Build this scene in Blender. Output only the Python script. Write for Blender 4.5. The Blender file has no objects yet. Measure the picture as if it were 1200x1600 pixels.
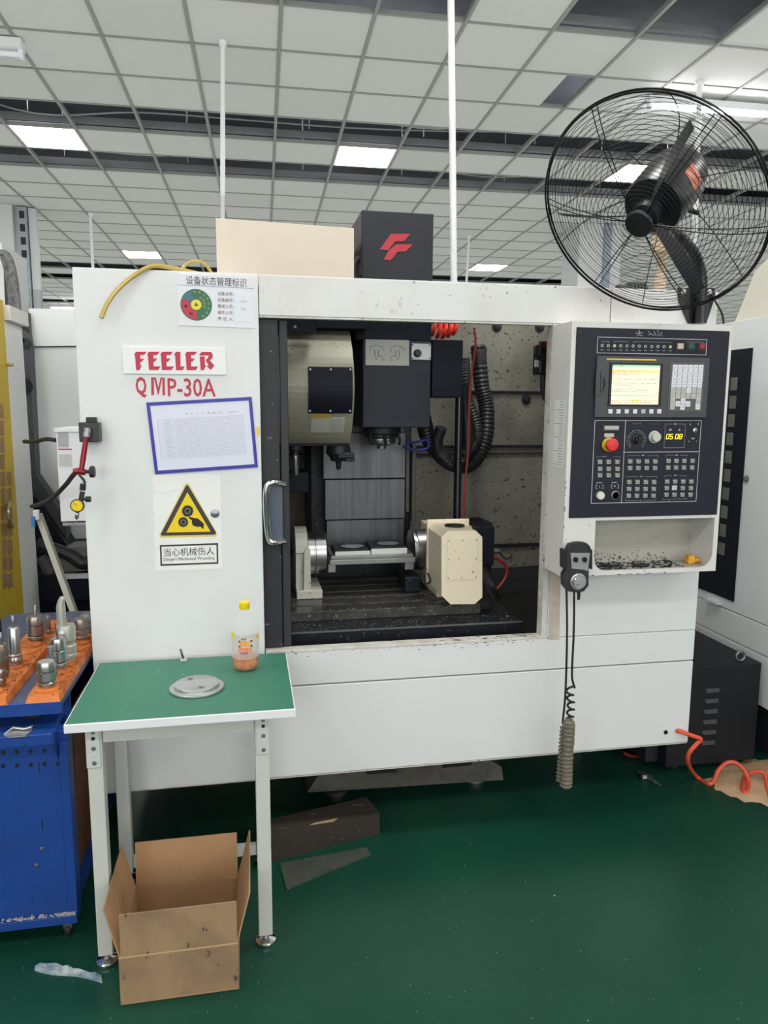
import bpy, bmesh, math, random
from mathutils import Vector, Matrix
random.seed(7)
scene = bpy.context.scene
COL = scene.collection
PI = math.pi

# ---------------------------------------------------------------- camera
F_PX, PITCH, ROLL, YAW, CAM_H = 1140.2, .14247, .00519, .18637, 1.65
GRID_ROT = .16406 - .18637            # the suspended ceiling is turned a little against the machines
_fw = Vector((0, math.cos(PITCH), -math.sin(PITCH))); _up = Vector((0, math.sin(PITCH), math.cos(PITCH))); _rt = Vector((1, 0, 0))
_r = _rt*math.cos(ROLL) + _up*math.sin(ROLL); _u = -_rt*math.sin(ROLL) + _up*math.cos(ROLL)
_M = Matrix.Rotation(-YAW, 3, 'Z')
CR, CU, CF = _M @ _r, _M @ _u, _M @ _fw
CO = Vector((0, 0, CAM_H))
cam = bpy.data.cameras.new('camera'); camo = bpy.data.objects.new('camera', cam); COL.objects.link(camo)
camo.matrix_world = Matrix(((CR.x, CU.x, -CF.x, CO.x), (CR.y, CU.y, -CF.y, CO.y), (CR.z, CU.z, -CF.z, CO.z), (0, 0, 0, 1)))
cam.sensor_fit = 'VERTICAL'; cam.sensor_height = 24; cam.lens = 24*F_PX/1600; cam.clip_start = .05; cam.clip_end = 100
scene.camera = camo

def ray(u, v): return CF + CR*((u-600)/F_PX) - CU*((v-800)/F_PX)
def PY(u, v, Y): d = ray(u, v); return CO + d*(Y/d.y)             # where the sight line of a photo pixel meets a real plane
def PZ(u, v, Z): d = ray(u, v); return CO + d*((Z-CAM_H)/d.z)
def PX(u, v, X): d = ray(u, v); return CO + d*(X/d.x)

# ---------------------------------------------------------------- world, exposure, lamps
w = bpy.data.worlds.new('world'); scene.world = w; w.use_nodes = True
w.node_tree.nodes['Background'].inputs[0].default_value = (.75, .85, 1, 1)
w.node_tree.nodes['Background'].inputs[1].default_value = .25
vs = scene.view_settings
vs.view_transform = 'Standard'; vs.look = 'None'; vs.gamma = 1; vs.use_curve_mapping = False
vs.exposure = 0.52
PANEL_EMIT = 27.0
TUBE_EMIT = 40.0
def area_lamp(name, loc, rot, sx, sy, watts, col=(1, 1, 1)):
    l = bpy.data.lights.new(name, 'AREA'); l.shape = 'RECTANGLE'; l.size = sx; l.size_y = sy; l.energy = watts; l.color = col
    o = bpy.data.objects.new(name, l); COL.objects.link(o); o.location = loc; o.rotation_euler = rot
    return o
# added fill lamps standing in for hall bounce and for light from the aisle
area_lamp('hall_bounce_fill', (6, 9, 3.1), (PI, 0, 0), 40, 34, 1650, (1, .99, .95))
area_lamp('aisle_fill', (-.5, -5.5, 2.6), (PI/2, 0, 0), 14, 2.6, 290, (1, .99, .98))
CEIL = 4.15

# ---------------------------------------------------------------- materials
MATS = {}
def mat(name, col, rough=.5, metal=0.0, noise=0.0, nscale=8.0, dark=None, spots=0.0, sscale=60.0, spotcol=None, bump=0.0, bscale=80.0,
        emit=0.0, trans=0.0, ior=1.45, coat=0.0, spec=.5, alpha=1.0, stretch=None, rvar=0.0):
    """principled material; 'noise' blends towards 'dark' in soft blotches, 'spots' adds small specks, 'stretch' scales the texture space"""
    if name in MATS: return MATS[name]
    m = bpy.data.materials.new(name); m.use_nodes = True; MATS[name] = m
    nt = m.node_tree; N = nt.nodes; L = nt.links; b = N['Principled BSDF']
    c4 = (*col, 1)
    b.inputs['Base Color'].default_value = c4; b.inputs['Roughness'].default_value = rough; b.inputs['Metallic'].default_value = metal
    b.inputs['IOR'].default_value = ior; b.inputs['Specular IOR Level'].default_value = spec
    if trans: b.inputs['Transmission Weight'].default_value = trans
    if coat: b.inputs['Coat Weight'].default_value = coat
    if alpha < 1: b.inputs['Alpha'].default_value = alpha
    if emit: b.inputs['Emission Color'].default_value = c4; b.inputs['Emission Strength'].default_value = emit
    m.diffuse_color = c4
    if not (noise or spots or bump or rvar): return m
    tc = N.new('ShaderNodeTexCoord'); mp = N.new('ShaderNodeMapping'); L.new(tc.outputs['Object'], mp.inputs['Vector'])
    if stretch: mp.inputs['Scale'].default_value = stretch
    cur = None
    def noise_tex(s, det=5, rgh=.6):
        t = N.new('ShaderNodeTexNoise'); t.inputs['Scale'].default_value = s; t.inputs['Detail'].default_value = det; t.inputs['Roughness'].default_value = rgh
        L.new(mp.outputs[0], t.inputs['Vector']); return t
    if noise:
        t = noise_tex(nscale); r = N.new('ShaderNodeValToRGB'); L.new(t.outputs['Fac'], r.inputs[0])
        r.color_ramp.elements[0].position = .42; r.color_ramp.elements[1].position = .7
        mx = N.new('ShaderNodeMixRGB'); mx.inputs[1].default_value = c4
        mx.inputs[2].default_value = (*(dark or [c*.6 for c in col]), 1)
        ml = N.new('ShaderNodeMath'); ml.operation = 'MULTIPLY'; ml.inputs[1].default_value = noise
        L.new(r.outputs[0], ml.inputs[0]); L.new(ml.outputs[0], mx.inputs[0]); cur = mx.outputs[0]
    if spots:
        t = noise_tex(sscale, 3, .7); r = N.new('ShaderNodeValToRGB'); L.new(t.outputs['Fac'], r.inputs[0])
        r.color_ramp.elements[0].position = .68-.2*spots; r.color_ramp.elements[1].position = .72-.2*spots
        mx = N.new('ShaderNodeMixRGB'); mx.inputs[1].default_value = c4
        if cur: L.new(cur, mx.inputs[1])
        mx.inputs[2].default_value = (*(spotcol or [c*.3 for c in col]), 1)
        L.new(r.outputs[0], mx.inputs[0]); cur = mx.outputs[0]
    if cur: L.new(cur, b.inputs['Base Color'])
    if bump:
        t = noise_tex(bscale, 4); bp = N.new('ShaderNodeBump'); bp.inputs['Strength'].default_value = bump; bp.inputs['Distance'].default_value = .01
        L.new(t.outputs['Fac'], bp.inputs['Height']); L.new(bp.outputs[0], b.inputs['Normal'])
    if rvar:
        t = noise_tex(nscale*.7, 4); mr = N.new('ShaderNodeMapRange'); mr.inputs[3].default_value = max(.03, rough-rvar); mr.inputs[4].default_value = min(1, rough+rvar)
        L.new(t.outputs['Fac'], mr.inputs[0]); L.new(mr.outputs[0], b.inputs['Roughness'])
    return m

white = mat('white_enamel', (.74, .75, .755), .42, noise=.22, nscale=2.2, dark=(.66, .65, .61), spots=.0, bump=.04, bscale=30)
white_dirty = mat('white_enamel_dirty', (.72, .725, .72), .45, noise=.5, nscale=3.2, dark=(.60, .57, .50), spots=.1, sscale=38, spotcol=(.25, .21, .16), bump=.05, bscale=30)
worn = mat('white_worn_edge', (.66, .65, .61), .6, noise=.6, nscale=14, dark=(.42, .36, .28), spots=.22, sscale=48, spotcol=(.03, .03, .035))
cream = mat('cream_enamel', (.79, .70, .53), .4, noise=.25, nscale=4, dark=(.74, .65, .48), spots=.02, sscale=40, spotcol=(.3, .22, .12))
cream_pale = mat('pale_cream_enamel', (.64, .565, .47), .5, noise=.35, nscale=5, dark=(.57, .49, .39))
ink = mat('dark_slate_enamel', (.021, .024, .035), .45, spec=.22, noise=.3, nscale=6, dark=(.016, .018, .026), bump=.05, bscale=120)
ink2 = mat('charcoal_enamel', (.027, .029, .036), .5, spec=.25, noise=.4, nscale=5, dark=(.017, .018, .022))
navy = mat('blue_black_enamel', (.007, .009, .017), .5, spec=.2, noise=.3, nscale=5, dark=(.012, .012, .018))
black = mat('black_plastic', (.012, .012, .014), .4)
rubber = mat('black_rubber', (.012, .012, .014), .6)
oily = mat('oily_dark_steel', (.085, .083, .075), .3, .4, noise=.7, nscale=9, dark=(.015, .015, .016), spots=.22, sscale=70, spotcol=(.32, .32, .32), rvar=.15)
bedm = mat('oily_cast_iron', (.014, .017, .024), .38, .1, spec=.3, noise=.5, nscale=9, dark=(.01, .01, .012), spots=.18, sscale=80, spotcol=(.2, .2, .2), rvar=.15)
grime = mat('grimy_olive_panel', (.24, .23, .19), .6, noise=.9, nscale=2.6, dark=(.09, .085, .07), spots=.34, sscale=55, spotcol=(.02, .02, .018), bump=.1, bscale=60)
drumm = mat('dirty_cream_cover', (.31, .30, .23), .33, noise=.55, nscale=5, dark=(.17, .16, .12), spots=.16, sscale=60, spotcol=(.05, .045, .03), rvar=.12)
steel = mat('brushed_steel', (.46, .46, .46), .30, 1.0, noise=.3, nscale=20, rvar=.08)
steel_d = mat('dull_steel', (.33, .33, .34), .38, .9, noise=.4, nscale=14, dark=(.2, .2, .2), rvar=.1)
steel_w = mat('waycover_steel', (.15, .155, .165), .42, .6, noise=.8, nscale=14, dark=(.085, .085, .09), rvar=.12, stretch=(2.5, 1, .12))
alu = mat('bright_aluminium', (.56, .57, .58), .33, .85, noise=.2, nscale=12)
chrome = mat('polished_chrome', (.8, .8, .82), .12, 1.0)
greenmat = mat('green_bench_mat', (.040, .175, .115), .5, noise=.2, nscale=5, dark=(.035, .16, .11), spots=.04, sscale=50, spotcol=(.35, .42, .36))
tablegrey = mat('grey_green_frame_paint', (.55, .57, .53), .45, noise=.2, nscale=7, dark=(.45, .46, .43))
edgewhite = mat('white_edging', (.78, .79, .82), .4)
bluep = mat('cart_blue_paint', (.010, .055, .27), .42, noise=.45, nscale=5, dark=(.012, .035, .15), spots=.08, sscale=60, spotcol=(.01, .015, .03))
blued = mat('worn_blue_grey_top', (.075, .10, .18), .35, .2, noise=.6, nscale=8, dark=(.03, .045, .11), spots=.12, sscale=60, spotcol=(.2, .21, .22))
orange = mat('orange_tray_plastic', (.62, .17, .03), .5, noise=.8, nscale=22, dark=(.22, .055, .01), spots=.25, sscale=90, spotcol=(.06, .02, .008))
yellowdoor = mat('yellow_door_paint', (.62, .44, .03), .4, noise=.3, nscale=3, dark=(.5, .34, .03))
yellow = mat('bright_yellow', (.85, .62, .01), .45)
redp = mat('red_print', (.50, .025, .06), .45)
redano = mat('red_anodised', (.22, .01, .022), .3, .4)
redbtn = mat('red_plastic', (.75, .03, .04), .35)
cord = mat('orange_red_hose', (.72, .095, .045), .35)
cord_dk = mat('dark_red_hose', (.25, .015, .012), .4)
bluehose = mat('blue_hose', (.015, .02, .20), .4)
cardboard = mat('cardboard', (.38, .225, .115), .85, noise=.35, nscale=9, dark=(.29, .165, .08), bump=.1, bscale=90)
cardboard_dirty = mat('cardboard_scuffed', (.33, .215, .12), .85, noise=.8, nscale=7, dark=(.17, .115, .07), spots=.12, sscale=28, spotcol=(.06, .045, .035), bump=.1, bscale=90)
paper = mat('paper_white', (.74, .76, .84), .5)
paperw = mat('sticker_white', (.83, .83, .81), .5, bump=.25, bscale=22)
blueframe = mat('blue_vinyl_frame', (.03, .03, .33), .35)
blackprint = mat('black_print', (.015, .013, .016), .5)
greyprint = mat('grey_print', (.30, .31, .36), .6)
whiteprint = mat('white_print', (.6, .61, .63), .5)
brass = mat('yellow_tubing', (.52, .40, .12), .25, .2, trans=.0)
wood = mat('dirty_timber', (.038, .030, .022), .8, noise=.7, nscale=7, dark=(.02, .017, .015), spots=.15, sscale=40, spotcol=(.16, .13, .09), bump=.3, bscale=40, stretch=(.3, 1, 1))
woodcut = mat('fresh_split_wood', (.42, .28, .13), .8)
floor_m = mat('green_epoxy_floor', (.0075, .054, .034), .33, spec=.3, noise=.5, nscale=2.6, dark=(.006, .036, .026), spots=.0, sscale=55, spotcol=(.12, .2, .16), bump=.03, bscale=8, rvar=.14)
tile_m = [mat('ceiling_board_%s' % n, c, .85, noise=.12, nscale=2, dark=d) for n, c, d in (
    ('a', (.60, .61, .585), (.55, .55, .52)), ('b', (.575, .585, .56), (.53, .53, .50)), ('c', (.62, .62, .60), (.56, .56, .53)))]
tbar = mat('grid_bar', (.27, .27, .26), .6)
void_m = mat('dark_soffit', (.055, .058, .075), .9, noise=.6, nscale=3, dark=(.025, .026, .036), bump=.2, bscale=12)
conduit = mat('pale_conduit', (.35, .36, .38), .5)
wallm = mat('hall_wall_paint', (.62, .63, .62), .8, noise=.1, nscale=1)
lampm = mat('lit_diffuser', (1.0, .985, .95), .5, emit=PANEL_EMIT)
tubem = mat('lit_tube', (1.0, .97, 1.0), .5, emit=TUBE_EMIT)

# ---------------------------------------------------------------- mesh helpers
ROOT = {}
class MB:
    """collects shapes given in world coordinates; build() links them as one object"""
    def __init__(s): s.bm = bmesh.new(); s.mats = []
    def _m(s, faces, m):
        if m is None: return
        if m not in s.mats: s.mats.append(m)
        i = s.mats.index(m)
        for f in faces: f.material_index = i
    def poly(s, pts, m=None):
        f = s.bm.faces.new([s.bm.verts.new(p) for p in pts]); s._m([f], m); return f
    def hexa(s, a, b, m=None):
        """a: four corners, b: the four matching corners of the opposite side"""
        va = [s.bm.verts.new(p) for p in a]; vb = [s.bm.verts.new(p) for p in b]; n = len(va); fs = []
        fs.append(s.bm.faces.new(va)); fs.append(s.bm.faces.new(vb[::-1]))
        for i in range(n): fs.append(s.bm.faces.new((va[i], vb[i], vb[(i+1) % n], va[(i+1) % n])))
        s._m(fs, m); return fs
    def prism(s, pts, off, m=None):
        off = Vector(off); pts = [Vector(p) for p in pts]
        return s.hexa(pts, [p+off for p in pts], m)
    def box(s, x0, x1, y0, y1, z0, z1, m=None, bev=0.0, R=None):
        pts = [(x0, y0, z0), (x1, y0, z0), (x1, y0, z1), (x0, y0, z1)]
        qts = [(x0, y1, z0), (x1, y1, z0), (x1, y1, z1), (x0, y1, z1)]
        if R: pts = [R @ Vector(p) for p in pts]; qts = [R @ Vector(p) for p in qts]
        fs = s.hexa(pts, qts, m)
        if bev:
            es = list({e for f in fs for e in f.edges})
            r = bmesh.ops.bevel(s.bm, geom=es, offset=bev, segments=2, affect='EDGES', profile=.5)
            s._m(r['faces'], m)
        return s
    def ring_loft(s, rings, m=None, caps=True, closed=False):
        vs = [[s.bm.verts.new(p) for p in r] for r in rings]; fs = []; n = len(vs[0])
        K = len(vs)
        for k in range(K if closed else K-1):
            a, b = vs[k], vs[(k+1) % K]
            for i in range(n): fs.append(s.bm.faces.new((a[i], a[(i+1) % n], b[(i+1) % n], b[i])))
        if caps and not closed: fs.append(s.bm.faces.new(vs[0][::-1])); fs.append(s.bm.faces.new(vs[-1]))
        for f in fs: f.smooth = True
        if caps and not closed: fs[-1].smooth = False; fs[-2].smooth = False
        s._m(fs, m); return fs
    def tube(s, pts, r, m=None, n=8, closed=False, caps=True):
        """a round bar through points; r may be a list"""
        pts = [Vector(p) for p in pts]; K = len(pts); rs = r if isinstance(r, (list, tuple)) else [r]*K
        rings = []; prev = None
        for k in range(K):
            if closed: t = pts[(k+1) % K]-pts[k-1]
            else: t = pts[min(k+1, K-1)]-pts[max(k-1, 0)]
            if t.length < 1e-9: t = Vector((0, 0, 1))
            t.normalize()
            if prev is None:
                a = Vector((0, 0, 1)) if abs(t.z) < .9 else Vector((1, 0, 0)); u = t.cross(a).normalized()
            else:
                u = prev - t*prev.dot(t)
                u = u.normalized() if u.length > 1e-6 else t.orthogonal().normalized()
            prev = u; v = t.cross(u)
            rings.append([pts[k]+(u*math.cos(2*PI*i/n)+v*math.sin(2*PI*i/n))*rs[k] for i in range(n)])
        s.ring_loft(rings, m, caps, closed); return s
    def lathe(s, c, prof, axis='z', m=None, n=24, caps=True):
        """profile [(radius, along)] turned about an axis through c"""
        c = Vector(c); A = {'x': Vector((1, 0, 0)), 'y': Vector((0, 1, 0)), 'z': Vector((0, 0, 1))}[axis] if isinstance(axis, str) else Vector(axis).normalized()
        u = A.orthogonal().normalized() if not isinstance(axis, str) else {'x': Vector((0, 1, 0)), 'y': Vector((0, 0, 1)), 'z': Vector((1, 0, 0))}[axis]
        v = A.cross(u)
        rings = [[c + A*h + (u*math.cos(2*PI*i/n)+v*math.sin(2*PI*i/n))*max(r, 1e-4) for i in range(n)] for r, h in prof]
        fs = s.ring_loft(rings, m, caps)
        for f in fs: f.smooth = True
        return s
    def build(s, name, m=None, parent=None, sharp=35, **tags):
        me = bpy.data.meshes.new(name)
        bmesh.ops.recalc_face_normals(s.bm, faces=s.bm.faces[:])
        org = ROOT.get(parent.name, Vector()) if parent else Vector()
        if parent is None:
            xs = [v.co for v in s.bm.verts]
            org = Vector(((min(p.x for p in xs)+max(p.x for p in xs))/2, (min(p.y for p in xs)+max(p.y for p in xs))/2, min(p.z for p in xs)))
        for v in s.bm.verts: v.co -= org
        for e in s.bm.edges:
            if len(e.link_faces) == 2 and e.calc_face_angle(0) > math.radians(sharp): e.smooth = False
        s.bm.to_mesh(me); s.bm.free()
        o = bpy.data.objects.new(name, me); COL.objects.link(o)
        for mm in ([m] if m else []) + [x for x in s.mats if x is not m]: me.materials.append(mm)
        if m and s.mats:
            pass
        if parent: o.parent = parent; ROOT[o.name] = org
        else: o.location = org; ROOT[o.name] = org
        for k, v in tags.items(): o[k] = v
        return o
def fixmats(mb, base):
    """make 'base' slot 0 before adding other materials"""
    mb.mats.insert(0, base) if base not in mb.mats else None
    return mb
def new(base=None):
    b = MB()
    if base: b.mats.append(base)
    return b
def thing(name, loc, label, cat, group=None):
    o = bpy.data.objects.new(name, None); COL.objects.link(o); o.location = loc; o.empty_display_size = .05
    ROOT[o.name] = Vector(loc); o['label'] = label; o['category'] = cat
    if group: o['group'] = group
    return o
def tag(o, label=None, cat=None, group=None, kind=None):
    if label: o['label'] = label
    if cat: o['category'] = cat
    if group: o['group'] = group
    if kind: o['kind'] = kind
    return o
def inst(src, name, parent, loc, rot=None, scale=None):
    """another object that shares the mesh; loc in world coordinates"""
    o = bpy.data.objects.new(name, src.data if hasattr(src, 'data') else src); COL.objects.link(o); o.parent = parent
    o.location = Vector(loc) - (ROOT.get(parent.name, Vector()) if parent else Vector())
    if rot: o.rotation_euler = rot
    if scale: o.scale = scale
    return o
def rY(u0, v0, u1, v1, Y):
    a, b, c, d = PY(u0, (v0+v1)/2, Y), PY(u1, (v0+v1)/2, Y), PY((u0+u1)/2, v0, Y), PY((u0+u1)/2, v1, Y)
    return a.x, b.x, d.z, c.z
def boxpx(mb, u0, v0, u1, v1, Y, depth, m=None, bev=0.0):
    x0, x1, z0, z1 = rY(u0, v0, u1, v1, Y); mb.box(x0, x1, Y, Y+depth, z0, z1, m, bev); return (x0, x1, z0, z1)
def smooth_path(pts, k=6):
    P = [Vector(p) for p in pts]; P = [P[0]*2-P[1]] + P + [P[-1]*2-P[-2]]; out = []
    for i in range(1, len(P)-2):
        for j in range(k):
            t = j/k
            out.append(.5*((2*P[i]) + (-P[i-1]+P[i+1])*t + (2*P[i-1]-5*P[i]+4*P[i+1]-P[i+2])*t*t + (-P[i-1]+3*P[i]-3*P[i+1]+P[i+2])*t**3))
    out.append(P[-2]); return out
def text_pts(body, m, size, origin, xdir=(1, 0, 0), zdir=(0, 0, 1), width=None, align='CENTER', bold=0.0, name='lettering', parent=None, lift=.0004, height=None, shear=0, spacing=1.0):
    """flat lettering as a mesh with hair thickness, standing in the plane xdir/zdir"""
    c = bpy.data.curves.new('t', 'FONT'); c.body = body; c.size = size; c.align_x = align; c.align_y = 'CENTER'; c.offset = bold; c.resolution_u = 2
    c.shear = shear; c.space_character = spacing
    o = bpy.data.objects.new('t', c); COL.objects.link(o)
    bpy.context.view_layer.update()
    me = bpy.data.meshes.new_from_object(o.evaluated_get(bpy.context.evaluated_depsgraph_get()))
    bpy.data.objects.remove(o); bpy.data.curves.remove(c)
    xs = [v.co.x for v in me.vertices]; ys = [v.co.y for v in me.vertices]
    sx = sy = 1
    cx = (min(xs)+max(xs))/2; cy = (min(ys)+max(ys))/2
    if width: sx = width/(max(xs)-min(xs))
    if height: sy = height/(max(ys)-min(ys))
    X = Vector(xdir).normalized(); Z = Vector(zdir).normalized(); n = X.cross(Z).normalized(); O = Vector(origin)
    org = ROOT.get(parent.name, Vector()) if parent else Vector()
    for v in me.vertices:
        ax = (v.co.x-cx)*sx if (width or align == 'CENTER') else v.co.x
        ay = (v.co.y-cy)*sy if height else v.co.y
        v.co = O + X*ax + Z*ay + n*lift - org
    me.materials.clear(); me.materials.append(m)
    ob = bpy.data.objects.new(name, me); COL.objects.link(ob)
    ROOT[ob.name] = org
    if parent: ob.parent = parent
    return ob

# ================================================================ THE HALL
GA, GC, GS = GRID_ROT, math.cos(GRID_ROT), math.sin(GRID_ROT)
def G(xp, yp, z): return Vector((GC*xp-GS*yp, GS*xp+GC*yp, z))
def gcol(i): return .162+.6*i
def grow(k): return 5.04+.604*k
T = .6; TR = .604
b = new(); b.poly([(-16, -9, 0), (28, -9, 0), (28, 30, 0), (-16, 30, 0)]); b.build('floor', floor_m, kind='structure')
for nm, (x0, x1, y0, y1) in {'wall_back': (-16, 28, 30, 30.2), 'wall_front': (-16, 28, -9.2, -9), 'wall_left': (-16.2, -16, -9, 30), 'wall_right': (28, 28.2, -9, 30)}.items():
    b = new(); b.box(x0, x1, y0, y1, 0, 5.1); b.build(nm, wallm, kind='structure')
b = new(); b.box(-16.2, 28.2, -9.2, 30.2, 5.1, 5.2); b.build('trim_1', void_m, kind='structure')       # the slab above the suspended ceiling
# the metal grid of the suspended ceiling
I0, I1, K0, K1 = -22, 38, -21, 38
b = new()
hw = .012
for i in range(I0, I1+1):
    x = gcol(i); b.hexa([G(x-hw, grow(K0), CEIL), G(x+hw, grow(K0), CEIL), G(x+hw, grow(K0), CEIL+.035), G(x-hw, grow(K0), CEIL+.035)],
                        [G(x-hw, grow(K1), CEIL), G(x+hw, grow(K1), CEIL), G(x+hw, grow(K1), CEIL+.035), G(x-hw, grow(K1), CEIL+.035)])
for k in range(K0, K1+1):
    y = grow(k)
    b.hexa([G(gcol(I0), y-hw*.8, CEIL+.002), G(gcol(I0), y+hw*.8, CEIL+.002), G(gcol(I0), y+hw*.8, CEIL+.033), G(gcol(I0), y-hw*.8, CEIL+.033)],
           [G(gcol(I1), y-hw*.8, CEIL+.002), G(gcol(I1), y+hw*.8, CEIL+.002), G(gcol(I1), y+hw*.8, CEIL+.033), G(gcol(I1), y-hw*.8, CEIL+.033)])
ceiling = b.build('ceiling', tbar, kind='structure')
LIGHTS = {(i, k) for i in range(-14, 22, 5) for k in (-10, -5, 4)} | {(-4, 13), (1, 13), (6, 13), (-9, 13), (-9, 19), (-4, 19)}  # the rearmost row is added out of view to soften shadows
DARKROWS = {3, 5, 15, 17, 23}
def is_open(i, k):
    if (i, k) in LIGHTS: return True
    if k in (3, 5): return True
    if k in (15, 17, 23): return i < 11
    if k == -1: return i in (-1, 0, 1, 3, 4)
    return False
tile_mesh = []
for mm in tile_m:
    q = new(); hx, hy = T/2-hw-.001, TR/2-hw-.001
    q.box(-hx, hx, -hy, hy, 0, .014, None)
    o = q.build('tmp', mm); tile_mesh.append(o.data); bpy.data.objects.remove(o)
    for v in tile_mesh[-1].vertices: v.co.z += 0
far = new(tile_m[0])
TZ = CEIL+.008
def project(p):
    d = p-CO; z = d.dot(CF)
    return (600+F_PX*d.dot(CR)/z, 800-F_PX*d.dot(CU)/z) if z > .1 else (-9999, -9999)
nt = 0
for k in range(K0, K1):
    for i in range(I0, I1):
        if is_open(i, k): continue
        c = G(gcol(i)+T/2, grow(k)+TR/2, TZ); u, v = project(c)
        half = (i == 3 and k == 1)
        if (-1 <= k <= 13 and -60 < u < 1260 and v > -60 and nt < 297) and not half:
            t = inst(tile_mesh[(i*7+k*5) % 3], 'ceiling_tile', ceiling, c, rot=(0, 0, GA)); nt += 1
        elif half:                                                     # a board cut short, the rest of its bay open
            q = new(); x0, x1 = gcol(i)+.014, gcol(i)+T*.62; y0, y1 = grow(k)+.014, grow(k+1)-.014
            q.hexa([G(x0, y0, TZ), G(x1, y0, TZ), G(x1, y1, TZ), G(x0, y1, TZ)], [G(x0, y0, TZ+.014), G(x1, y0, TZ+.014), G(x1, y1, TZ+.014), G(x0, y1, TZ+.014)])
            q.build('ceiling_tile', tile_m[0], ceiling)
        else:
            x0, x1 = gcol(i)+.013, gcol(i)+T-.013; y0, y1 = grow(k)+.013, grow(k+1)-.013
            far.hexa([G(x0, y0, TZ), G(x1, y0, TZ), G(x1, y1, TZ), G(x0, y1, TZ)], [G(x0, y0, TZ+.014), G(x1, y0, TZ+.014), G(x1, y1, TZ+.014), G(x0, y1, TZ+.014)])
far.build('distant_ceiling_tiles', None, ceiling, kind='stuff')
# lit square panels
def gbox(q, x0, x1, y0, y1, z0, z1, m=None):
    q.hexa([G(x0, y0, z0), G(x1, y0, z0), G(x1, y1, z0), G(x0, y1, z0)], [G(x0, y0, z1), G(x1, y0, z1), G(x1, y1, z1), G(x0, y1, z1)], m)
names = {(-4, 4): 'lit square ceiling panel at the far left above the white machine panel', (1, 4): 'lit square ceiling panel left of the tall white rod in mid frame',
         (6, 4): 'lit square ceiling panel seen through the black fan cage', (-4, 13): 'small distant lit ceiling panel above the machine\'s left top corner',
         (6, 13): 'small distant lit ceiling panel right of the black motor cover', (-9, 19): 'tiny distant lit ceiling panel beside the left column'}
for (i, k) in sorted(LIGHTS):
    c = G(gcol(i)+T/2, grow(k)+TR/2, CEIL)
    lab = names.get((i, k))
    t = thing('ceiling_light', c, lab or ('unseen lit ceiling panel above the aisle, rear row added to soften shadows' if k < 0 else 'lit square panel set flush into the board ceiling'), 'ceiling light', 'lit square panels in the ceiling')
    q = new(); x0, x1, y0, y1 = gcol(i)+.014, gcol(i)+T-.014, grow(k)+.014, grow(k+1)-.014
    for a in ((x0, x0+.012, y0, y1), (x1-.012, x1, y0, y1), (x0+.012, x1-.012, y0, y0+.012), (x0+.012, x1-.012, y1-.012, y1)): gbox(q, *a, CEIL+.003, CEIL+.045)
    q.build('frame', edgewhite, t)
    q = new(); gbox(q, x0+.0125, x1-.0125, y0+.0125, y1-.0125, CEIL+.006, CEIL+.03); q.build('diffuser', lampm, t)
# tube lamps
def tube_lamp(xp0, yp, L, label, z=CEIL-.09, up=True):
    t = thing('tube_light', G(xp0+L/2, yp, z), label, 'tube light')
    q = new(); gbox(q, xp0, xp0+L, yp-.03, yp+.03, z+.02, z+.075); q.build('fixture_body', edgewhite, t)
    q = new(); q.tube([G(xp0+.03, yp, z), G(xp0+L-.03, yp, z)], .015, n=12); q.build('lamp_tube', tubem, t)
    for x in (xp0, xp0+L-.03):
        q = new(); gbox(q, x, x+.03, yp-.018, yp+.018, z-.02, z+.02); q.build('lamp_holder', edgewhite, t)
    for x in (xp0+.2, xp0+L-.2):
        q = new(); q.tube([G(x, yp, z+.075), G(x, yp, CEIL)], .006, n=6); q.build('hanger', conduit, t)
p = PZ(1012, 168, 4.05); xr, yr = GC*p.x+GS*p.y, -GS*p.x+GC*p.y
tube_lamp(xr, yr, 1.2, 'lit tube light behind the top right of the fan cage')
p = PZ(37, 88, 4.05); xl, yl = GC*p.x+GS*p.y, -GS*p.x+GC*p.y
t = thing('tube_light', G(xl-.6, yl, 4.06), 'unlit tube light in a white housing at the upper left frame edge', 'tube light')
q = new(); gbox(q, xl-1.2, xl, yl-.05, yl+.05, 4.085, 4.148); q.build('fixture_body', white, t)
q = new(); q.tube([G(xl-1.17, yl-.0, 4.06), G(xl-.03, yl-.0, 4.06)], .018, n=12); q.build('lamp_tube', mat('dim_tube', (.75, .78, .85), .3), t)
for x in (xl-1.2, xl-.03):
    q = new(); gbox(q, x, x+.03, yl-.02, yl+.02, 4.035, 4.085); q.build('lamp_holder', edgewhite, t)
p = PZ(78, 481, 4.0); xf, yf = GC*p.x+GS*p.y, -GS*p.x+GC*p.y
tube_lamp(xf, yf, 1.2, 'small distant lit tube light above the machines at the far left', z=4.0)
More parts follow.
